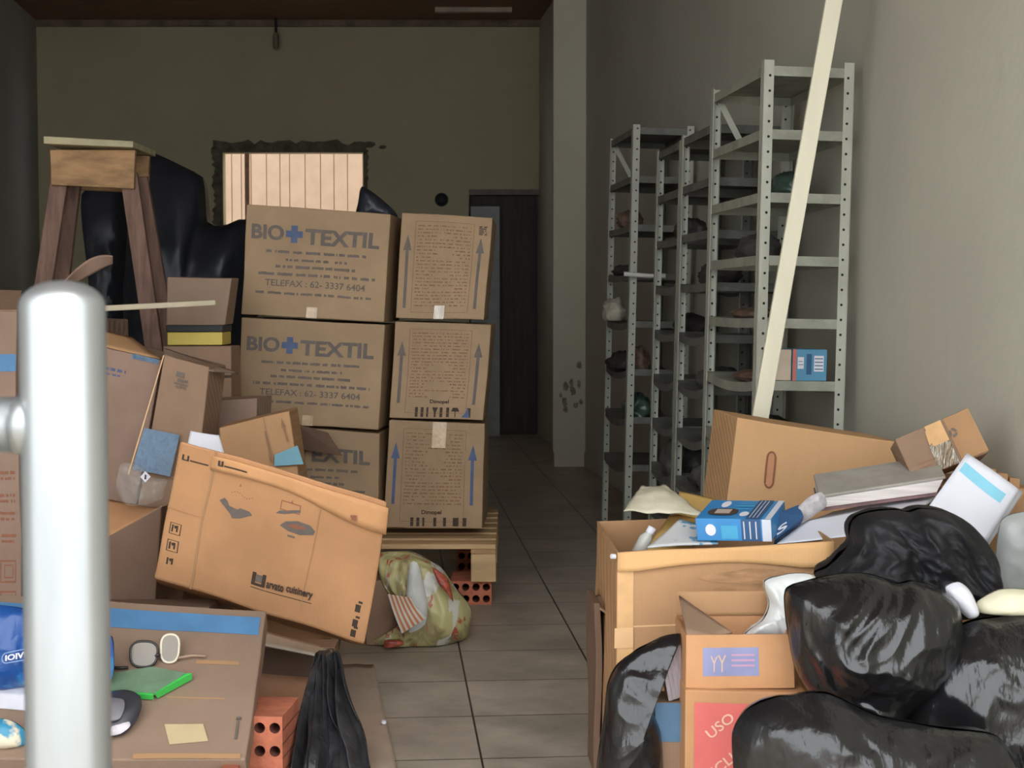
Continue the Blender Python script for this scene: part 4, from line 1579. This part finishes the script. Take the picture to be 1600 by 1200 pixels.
# carton against the wall carrying the papers
xw = wall_x(4.0)
zb = V(1540, 732, 3.98).z
a = V(1440, 732, 3.95).x
b = xw + .10
zb = .735
q = [Vector((1.10, 3.86, zb)), Vector((1.325, 3.86, zb)), Vector((1.325, 3.86, .004)), Vector((1.10, 3.86, .004))]
e, f, *_ = carton('upright brown carton against the right wall, behind the white papers', q, (-.04, .34, 0), CB_TAN)
for k in range(3):
    mb = MB()
    mb.hexa([p + Vector((0, 0, 0)) for p in (Vector((1.20 + k * .03, 3.87, zb + .05 - k * .012)), Vector((1.225 + k * .03, 3.87, zb + .047 - k * .012)), Vector((1.225 + k * .03, 3.87, zb - .05)), Vector((1.20 + k * .03, 3.87, zb - .05)))]
            + [p + Vector((-.02, .22, 0)) for p in (Vector((1.20 + k * .03, 3.87, zb + .05 - k * .012)), Vector((1.225 + k * .03, 3.87, zb + .047 - k * .012)), Vector((1.225 + k * .03, 3.87, zb - .05)), Vector((1.20 + k * .03, 3.87, zb - .05)))])
    part(mb, 'divider', CB_TAN, e)

# small taped carton tilted on top
q = px_quad([(1397, 686), (1512, 637), (1546, 706), (1428, 752)], 3.94)
e, f, fr, fl_, ft = carton('small tilted carton with shiny tape and a round logo, topmost on the right pile', q, (.02, .13, -.035), CB_DULL, amp=.004)
mb = MB(); f.rect(mb, .35, .02, .62, .62, 0, .003, 6, 6); part(mb, 'shiny_tape', mat('crinkled_tape_glints', lin(196, 172, 146), .14, .3, 60, .9, 70, kind='crinkle', stretch=(2.2, 1, .4), spec=.9, col2=lin(236, 228, 214), lo=.48, hi=.56), e)  # white glints painted into the tape colour
mb = MB(); f.rect(mb, .40, .55, .62, 1.0, 0, .004, 4, 4); f.poly(mb, [(.36, .6), (.44, .66), (.44, .95), (.38, .9)], 0, .0045); part(mb, 'brown_tape', TAPE_BROWN, e)
mb = MB(); f.rect(mb, .66, .04, 1.0, .99, 0, .002, 4, 4); part(mb, 'printed_panel', CB_TAN, e)
mb = MB()
c = (.70, .66)
for k in range(3):
    t0 = 2 * math.pi * k / 3
    pts = [(c[0] + .052 * math.cos(t0 + s * .28), c[1] + .098 * math.sin(t0 + s * .28)) for s in range(7)]
    pts += [(c[0] + .022 * math.cos(t0 + s * .28), c[1] + .042 * math.sin(t0 + s * .28)) for s in range(6, -1, -1)]
    f.poly(mb, pts, 0, .004)
part(mb, 'round_logo', INK, e)
mb = MB(); rnd = random.Random(6)
for k in range(4):
    f.words(mb, .68, .95, .44 - k * .09, .03, rnd, 0)
f.rect(mb, .12, .3, .35, .315, 0, .002); f.rect(mb, .12, .2, .30, .212, 0, .002)
part(mb, 'printed_lines', INK_BROWN, e)

# sheets with a blue stripe
mb = MB()
c = [V(1511, 708, 3.80), V(1590, 765, 3.78), V(1541, 848, 3.70), V(1452, 790, 3.72)]
def paperfn(off):
    def fn(u, v):
        return c[3].lerp(c[2], u).lerp(c[0].lerp(c[1], u), v) + Vector((0, -.03 * math.sin(math.pi * u * .8) * v + off, 0))
    return fn
mb.grid(paperfn(0), 12, 12)
o = mb.build('paper_sheets', WHITE, smooth=True, solid=.002)
tag(o, 'white papers with a pale blue stripe propped on the right pile by the wall', 'paper')
mb = MB(); fn = paperfn(-.002)
mb.grid(lambda u, v: fn(.05 + .78 * u, .70 - .02 * u + .17 * v - .04 * math.sin(u * 2)), 12, 2)
part(mb, 'blue_stripe', mat('light_blue_stripe', lin(140, 206, 228), .6, .04, 9), o)
mb = MB()
mb.grid(lambda u, v: paperfn(.008)(u, v) + Vector((.004 + .006 * u, 0, -.006)), 8, 8)
part(mb, 'second_sheet', WHITE, o, smooth=True, solid=.002)

# thick ledger
q = px_quad([(1282, 776), (1474, 746), (1462, 772), (1282, 797)], [3.92, 3.86, 3.84, 3.90])
e = thing('ledger_book', 'thick grey-covered ledger lying on the papers of the right pile', 'book', (q[0] + q[2]) / 2 - Vector((0, 0, .03)))
dp = Vector((.015, .15, .035))
part(MB().hexa([q[0] + Vector((0, 0, -.004)), q[1] + Vector((0, 0, -.004)), q[2], q[3]] + [p + dp for p in (q[0] + Vector((0, 0, -.004)), q[1] + Vector((0, 0, -.004)), q[2], q[3])]), 'pages', PAGE, e)
ov = Vector((.004, -.005, 0))
top = [q[0] + Vector((-.004, -.005, .004)), q[1] + Vector((.004, -.005, .004)), q[1] + Vector((.004, -.005, -.003)), q[0] + Vector((-.004, -.005, -.003))]
part(MB().hexa(top + [p + dp * 1.04 for p in top]), 'cover', mat('ledger_cover', lin(158, 152, 142), .7, .12, 12), e, bevel=.001)
bot = [q[3] + Vector((-.004, -.005, .003)), q[2] + Vector((.004, -.005, .003)), q[2] + Vector((.004, -.005, -.003)), q[3] + Vector((-.004, -.005, -.003))]
part(MB().hexa(bot + [p + dp * 1.04 for p in bot]), 'back_cover', mat('ledger_back', lin(120, 92, 92), .7, .25, 22), e)

# loose papers beneath
sheet('paper_sheets', 'loose white papers lying under the ledger on the right pile', 'paper', [(1300, 800, 3.98), (1470, 772, 3.92), (1430, 800, 3.74), (1216, 847, 3.78)], WHITE, .0, .008, .006, seed=3)
sheet('paper_sheets', 'single white sheet in front of the ledger, beside the black cloth', 'paper', [(1260, 812, 3.84), (1380, 792, 3.82), (1330, 838, 3.70), (1214, 850, 3.72)], mat('paper_bluish', lin(218, 220, 230), .7, .03, 5), .0, .006, .002, seed=5)

# plastic sleeve with documents
o = pillow([(1210, 838), (1240, 800), (1262, 778), (1284, 770), (1292, 790), (1270, 808), (1240, 832), (1222, 846)], 3.83, .012, 40, 8, .006, 16, 2.5).build('clear_sleeve', mat('sleeve_film', lin(186, 180, 182), .15, .25, 22, .5, 30, kind='crinkle', alpha=.75), smooth=True, weld=True)
tag(o, 'crumpled clear plastic sleeve between the blue box and the ledger', 'plastic sleeve')
q = px_quad([(1218, 800), (1248, 788), (1256, 806), (1210, 845)], [3.80, 3.84, 3.80, 3.74])
mb = MB().hexa(q + [p + Vector((0, .02, -.02)) for p in q])
o = mb.build('navy_packet', mat('navy_pack', lin(44, 82, 124), .45, .1, 9), bevel=.002)
tag(o, 'navy blue packet tucked between the blue box and the papers', 'packet')
mb = MB(); f = Face(*q)
f.text(mb, 'S', (.05, .10, .42, .42), .02, 0, .002); part(mb, 'lettering', mat('pale_print', lin(210, 214, 224), .6, 0), o)

# blue medicine box
BOXB = mat('sky_blue_box', lin(52, 134, 196), .4, .1, 6)
fq_ = px_quad([(1086, 810), (1204, 812), (1206, 846), (1090, 845)], 3.70)
e = thing('blue_box', 'bright blue printed box lying on the papers in the open brown carton', 'box', (fq_[0] + fq_[2]) / 2 - Vector((0, -.07, .03)))
bk = [V(1112, 781, 3.86), V(1226, 783, 3.86)]
dp0, dp1 = bk[0] - fq_[0], bk[1] - fq_[1]
part(MB().hexa(fq_ + [bk[0], bk[1], fq_[2] + dp1, fq_[3] + dp0]), 'body', BOXB, e, bevel=.002)
f = Face(*fq_); t = Face(bk[0], bk[1], fq_[1], fq_[0])
mb = MB()
f.rect(mb, .60, 0, .86, 1, 0); t.rect(mb, .66, 0, .86, 1, 0)
part(mb, 'navy_band', MATS['navy_pack'], e)
mb = MB()
f.rect(mb, .88, .0, 1.0, 1, 0, .001); t.rect(mb, .92, .0, 1.0, 1, 0, .001)
for k in range(3):
    f.rect(mb, .63 + k * .08, .1, .645 + k * .08, .9, 0, .002)
    t.rect(mb, .70 + k * .05, .05, .71 + k * .05, .95, 0, .002)
part(mb, 'white_stripes', MATS['pale_print'], e)
for ff, cu, cv, ru, rv in ((f, .19, .5, .07, .26), (t, .26, .74, .06, .17), (t, .60, .24, .06, .12)):
    mb = MB()
    ff.poly(mb, [(cu + ru * math.cos(k * math.pi / 10), cv + rv * math.sin(k * math.pi / 10)) for k in range(20)], 0, .0018)
    part(mb, 'round_badge', WHITE, e)
mb = MB()
t.poly(mb, [(.30 + .20 * math.copysign(abs(math.cos(k * math.pi / 12)) ** .6, math.cos(k * math.pi / 12)), .34 + .18 * math.sin(k * math.pi / 12)) for k in range(24)], 0, .0018)
dev = part(mb, 'device_picture', INK_DARK, e)
mb = MB(); t.rect(mb, .20, .24, .40, .46, 0, .0026); part(mb, 'device_screen', mat('screen_print', lin(188, 170, 160), .6, .05, 9), dev)
mb = MB(); t.rect(mb, .42, .62, .66, .70, 0, .0018); t.rect(mb, .42, .76, .62, .80, 0, .0018); t.rect(mb, .42, .48, .62, .52, 0, .0018); f.rect(mb, .33, .1, .55, .7, 0, .0012); part(mb, 'light_print', mat('light_blue_print', lin(70, 164, 206), .5, .05, 9), e)

# envelopes, translucent plastic, leaflets, bottle in the open carton
ENV = mat('manila', lin(196, 160, 92), .75, .08, 8)
sheet('manila_envelope', 'yellow manila envelope under the blue leaflets in the open carton', 'envelope', [(1046, 805, 3.98), (1110, 800, 3.98), (1080, 860, 3.80), (1008, 862, 3.80)], ENV, .0, .003, .003)
sheet('manila_envelope', 'yellow manila envelope behind the translucent plastic sheet', 'envelope', [(1062, 768, 4.08), (1120, 782, 4.08), (1110, 815, 3.95), (1050, 800, 3.95)], ENV, .0, .003, .003)
def film(u, v):
    tl, tr_, br_, bl = V(1000, 760, 3.96), V(1040, 758, 4.0), V(1100, 804, 3.86), V(974, 798, 3.84)
    p = bl.lerp(br_, u).lerp(tl.lerp(tr_, u), v)
    return p + Vector((0, -.01, .018 * math.sin(math.pi * u) * math.sin(math.pi * v) + .006 * noise.noise(Vector((u * 5, v * 5, 0)))))
o = MB().grid(film, 14, 12).build('plastic_film', mat('cream_film', lin(206, 198, 174), .35, .1, 9, .3, 20, alpha=.86), smooth=True, solid=.002)
tag(o, 'cream translucent plastic sheet drooping over the left end of the open carton', 'plastic sheet')
o = sheet('leaflet', 'white and blue leaflets in front of the blue box in the open carton', 'leaflet', [(1062, 812, 3.84), (1100, 822, 3.82), (1122, 850, 3.70), (1012, 856, 3.70)], mat('leaflet_print', lin(206, 206, 206), .5, .1, 20, col2=lin(96, 150, 182), lo=.55, hi=.6), .0, .004, .004)
p = V(1004, 858, 3.88)
e = thing('plastic_bottle', 'white plastic bottle at the left end of the open carton', 'bottle', p - Vector((0, 0, .03)))
M = Matrix.Translation(p + Vector((0, 0, .01))) @ Matrix.Rotation(.5, 4, 'Y')
mb = MB().lathe((0, 0, 0), [(.0005, -.04), (.018, -.038), (.018, .02), (.010, .034), (.009, .04)], 18); mb.v = [M @ x for x in mb.v]; part(mb, 'body', mat('bottle_white', lin(196, 196, 188), .35, .06, 9), e, smooth=True)
mb = MB().lathe((0, 0, 0), [(.011, .036), (.011, .052), (.0005, .053)], 16); mb.v = [M @ x for x in mb.v]; part(mb, 'cap', WHITE, e, smooth=True)

# big open carton in front
zt = V(1130, 856, 3.62).z
q = [V(966, 862, 3.62), V(1304, 846, 3.60), V(1310, 1060, 3.60), V(956, 1060, 3.62)]
for i, j in ((3, 0), (2, 1)):
    q[i] = Vector((q[j].x - (.012 if i == 3 else 0), q[j].y, .004))
e, f, fr, fl_, ft = carton('big open brown carton full of papers, centre of the right pile', q, (-.02, .50, .0), CB_TAN, open_top=True, amp=.004, seg=12)
mb = MB()
def foldfn(u, v):
    a = f.p(u * 1.0, 1.0, .006)
    h = .075 - .028 * math.sin(math.pi * min(1, max(0, (u - .1) / .75))) + .02 * u
    b = f.p(u, 1.0 - h, .010 + .004 * math.sin(u * 8))
    return a.lerp(b, v)
mb.grid(foldfn, 20, 4)
part(mb, 'folded_rim', card('cardboard_rim', 216, 170, 118, .05), e, smooth=True, solid=.004)
mb = MB(); f.rect(mb, .0, .0, .075, .93, 0, .004, 3, 10); part(mb, 'tape', TAPE_BROWN, e)
mb = MB(); f.rect(mb, -.012, .62, .075, .70, 0, .006); f.rect(mb, .0, .70, .40, .705, 0, .003); part(mb, 'tape_patch', mat('tape_pale', lin(222, 180, 132), .4, .05, 9), e)
STAIN = mat('water_stain', lin(150, 114, 80), .8, .2, 16, col2=lin(186, 142, 102), lo=.4, hi=.6, stretch=(.5, 1, 2))
mb = MB()
f.poly(mb, [(.36, .885), (.44, .90), (.52, .905), (.62, .915), (.72, .905), (.80, .885), (.74, .86), (.66, .845), (.55, .86), (.44, .865)], 0, .004)
f.poly(mb, [(.42, .835), (.50, .85), (.58, .845), (.66, .85), (.70, .82), (.74, .79), (.68, .765), (.58, .755), (.50, .775), (.47, .805)], 0, .004)
part(mb, 'stain', STAIN, e)
mb = MB(); p = f.p(-.012, .985, .004); mb.tube([p, p + Vector((-.010, -.004, .001))], .006, 8); part(mb, 'white_clip', WHITE, e)
# folded contents that carry the papers
z0 = zt - .10
q2 = [Vector((q[0].x + .03, 3.68, z0)), Vector((q[1].x - .03, 3.68, z0)), Vector((q[1].x - .03, 3.68, .02)), Vector((q[0].x + .03, 3.68, .02))]
carton('paper-filled carton inside the big open carton', q2, (-.02, .38, 0), CB_DULL)

# dark brown carton left of it
q = [V(930, 938, 3.80), V(962, 938, 3.80), V(962, 1060, 3.80), V(930, 1060, 3.80)]
e, f, *_ = carton('narrow dark carton with a torn corner, left of the big open carton', on_floor_quad(928, 938, 940, 3.86), (-.01, .16, 0), CB_DARK, amp=.008)
mb = sheet_mb([V(928, 934, 3.98), V(962, 930, 4.0), V(958, 968, 3.86), V(934, 950, 3.85)], 0, 6, 6, .008)
part(mb, 'torn_flap', CB_DULL, e, smooth=True, solid=.005)

# label box (open) standing on the red-label box
q = [V(1073, 992, 3.24), V(1236, 991, 3.24), V(1240, 1074, 3.24), V(1072, 1074, 3.24)]
e, f, fr, fl_, ft = carton('small open carton with a faded blue label, on the red-labelled carton', q, (.0, .20, .0), CB_ORANGE, open_top=True, amp=.002)
mb = MB(); f.rect(mb, .15, .22, .68, .76, 0, .003); part(mb, 'blue_label', mat('faded_label', lin(140, 142, 178), .7, .12, 9), e)
mb = MB()
f.ring(mb, .15, .22, .68, .76, .012, 0, .02)
f.text(mb, 'Y', (.22, .30, .29, .60), .0, 0, .004); f.text(mb, 'Y', (.29, .30, .37, .62), .0, 0, .004)
part(mb, 'pale_lettering', mat('label_cream', lin(206, 176, 160), .7, .05, 9), e)
mb = MB()
for k in range(3):
    f.rect(mb, .42, .40 + k * .10, .64, .44 + k * .10, 0, .004)
part(mb, 'pink_lines', mat('label_pink', lin(190, 150, 176), .7, .05, 9), e)
mb = sheet_mb([q[0] + Vector((0.005, .2, .045)), q[0] + Vector((.10, .02, .0)), q[0] + Vector((.06, .01, -.005)), q[0] + Vector((.0, .0, .0))], 0, 6, 6)
part(mb, 'left_flap', CB_DULL, e, smooth=True, solid=.004)
mb = sheet_mb([q[0] + Vector((.0, .205, .055)), q[1] + Vector((.0, .205, .055)), q[1] + Vector((.0, .2, .0)), q[0] + Vector((.0, .2, .0))], 0, 6, 6)
part(mb, 'back_flap', CB_TAN, e, smooth=True, solid=.004)

q = [V(1071, 1078, 3.22), V(1262, 1082, 3.22), V(1262, 1300, 3.22), V(1068, 1300, 3.22)]
for i, j in ((3, 0), (2, 1)):
    q[i] = Vector((q[j].x - .004, q[j].y, .004))
e, f, *_ = carton('carton with a red warning label in white letters, at the bottom of the right pile', q, (.0, .24, .0), CB_ORANGE, amp=.002)
RED = mat('red_label', lin(214, 106, 100), .55, .06, 9)
mb = MB(); f.rect(mb, .075, .42, .80, .93, 0, .002); part(mb, 'red_label', RED, e)
mb = MB()
asp = (q[1] - q[0]).length / (q[0] - q[3]).length
f.text_rot(mb, 'USO', (.285, .805), math.radians(40), .26, .085, 0, .004, asp)
f.text_rot(mb, 'EXCLUSIVO', (.40, .635), math.radians(40), .70, .085, 0, .004, asp)
part(mb, 'lettering', mat('label_letters', lin(232, 186, 164), .6, .03, 9), e)

# papers and a blue carton between the left bag and these boxes
e = thing('paper_bundle', 'upright bundle of papers between the left black bag and the labelled carton', 'papers', V(1052, 1100, 3.32))
c0 = [V(1034, 1015, 3.30), V(1062, 1002, 3.34), V(1072, 1090, 3.34), V(1048, 1096, 3.30)]
for k in range(5):
    s = Vector((.009 * k - .004, .004 * k, .002 * (k % 3)))
    qq = [p.copy() for p in (c0[0], c0[0].lerp(c0[1], .3), c0[3].lerp(c0[2], .3), c0[3])]
    qq = [p + s for p in qq]
    part(MB().hexa(qq + [p + Vector((0, .10, 0)) for p in qq]), 'paper_stack', mat('paper_lilac', lin(188, 180, 186), .8, .15, 40, stretch=(6, 6, .3)), e, bevel=.001)
q = on_floor_quad(1024, 1066, 1097, 3.30)
e, f, *_ = carton('narrow brown carton with a blue top, under the paper bundle', q, (.0, .10, 0), CB_DULL)
mb = MB(); f.rect(mb, .0, .74, 1., 1., 0, .002); part(mb, 'blue_top', mat('dull_blue', lin(82, 116, 146), .6, .1, 9), e)

# black rubbish bags
def bag(ol, D, th, amp, sc, seed, label, m=BAG, name='rubbish_bag', lean=0., group='black rubbish bags on the right', n=170, rings=46, power=.5, cat='bag', back=None):
    o = pillow(ol, D, th, n, rings, amp, sc, seed, lean, power=power, back=back).build(name, m, smooth=True, weld=True)
    clamp_floor(o)
    return tag(o, label, cat, group)

bag([(1062, 988), (1030, 992), (1000, 1010), (968, 1040), (950, 1075), (940, 1140), (930, 1200), (925, 1290), (980, 1310), (1030, 1300), (1034, 1200), (1032, 1140), (1022, 1105), (1030, 1070), (1034, 1040), (1040, 1008)],
    3.33, .07, .024, 6, 1.5, 'black rubbish bag left of the labelled cartons, beside the aisle')
# black cloth on top
bag([(1268, 893), (1284, 884), (1300, 872), (1314, 856), (1322, 840), (1322, 826), (1326, 812), (1334, 804), (1352, 800), (1390, 798), (1410, 801), (1430, 793), (1470, 798), (1520, 828), (1556, 862), (1572, 915), (1560, 960), (1440, 965), (1300, 930)],
    3.44, .11, .046, 6.5, 4.4, 'matt black garment heaped on the right pile above the shiny bag', BAG_DULL, 'black_garment', group=None, cat='garment')
# main shiny bag
bag([(1228, 935), (1240, 916), (1290, 906), (1360, 903), (1400, 912), (1425, 908), (1460, 922), (1500, 945), (1506, 980), (1480, 1040), (1440, 1100), (1400, 1135), (1360, 1142), (1290, 1105), (1250, 1075), (1232, 1030)],
    3.16, .13, .030, 7.5, 7.7, 'bulging shiny black rubbish bag in the middle of the right pile', back=.06)
# lying bag at the right edge
bag([(1430, 1010), (1500, 975), (1560, 968), (1640, 958), (1720, 970), (1740, 1080), (1740, 1240), (1720, 1330), (1560, 1340), (1440, 1330), (1400, 1220), (1400, 1110)],
    3.20, .14, .032, 4.2, 2.9, 'wide black rubbish bag slumped at the lower right corner', back=.08)
# low bag in front
bag([(1146, 1150), (1170, 1110), (1220, 1088), (1290, 1088), (1370, 1120), (1470, 1140), (1560, 1150), (1600, 1230), (1580, 1360), (1400, 1390), (1240, 1380), (1170, 1330), (1148, 1220)],
    2.92, .12, .030, 4.6, 9.1, 'black rubbish bag lying lowest at the front of the right pile')
# white plastic, cloths
WPL = mat('white_plastic', lin(226, 228, 226), .4, .05, 9, .3, 14)
o = pillow([(1194, 905), (1230, 898), (1262, 902), (1274, 912), (1262, 960), (1250, 1000), (1160, 998), (1190, 968), (1200, 940)], 3.34, .04, 80, 22, .022, 10, 1.9).build('white_plastic_bag', WPL, smooth=True, weld=True)
tag(o, 'crumpled white plastic bag stuffed in the open labelled carton', 'bag')
o = pillow([(1476, 918), (1498, 909), (1516, 922), (1530, 958), (1512, 966), (1484, 940)], 3.20, .03, 30, 8, .008, 9, 5.9).build('white_scrap', WHITE, smooth=True, weld=True)
tag(o, 'white plastic scrap behind the shiny bag, right of its top', 'scrap')
o = pillow([(1526, 940), (1560, 922), (1600, 922), (1660, 940), (1670, 962), (1600, 962), (1530, 958)], 3.22, .04, 40, 10, .008, 9, 6.9).build('cream_foam', mat('cream_foam', lin(226, 220, 190), .8, .08, 9, .2, 30), smooth=True, weld=True)
tag(o, 'cream foam piece at the right edge above the slumped bag', 'foam')
o = pillow([(1566, 812), (1600, 800), (1640, 806), (1650, 930), (1560, 930), (1556, 868)], 3.60, .03, 40, 10, .012, 6, 8.9).build('grey_plastic_sheet', mat('greyish_film', lin(172, 176, 174), .3, .1, 9, .3, 14, alpha=.85), smooth=True, weld=True)
tag(o, 'pale grey plastic sheet hanging at the right edge beside the black garment', 'plastic sheet')
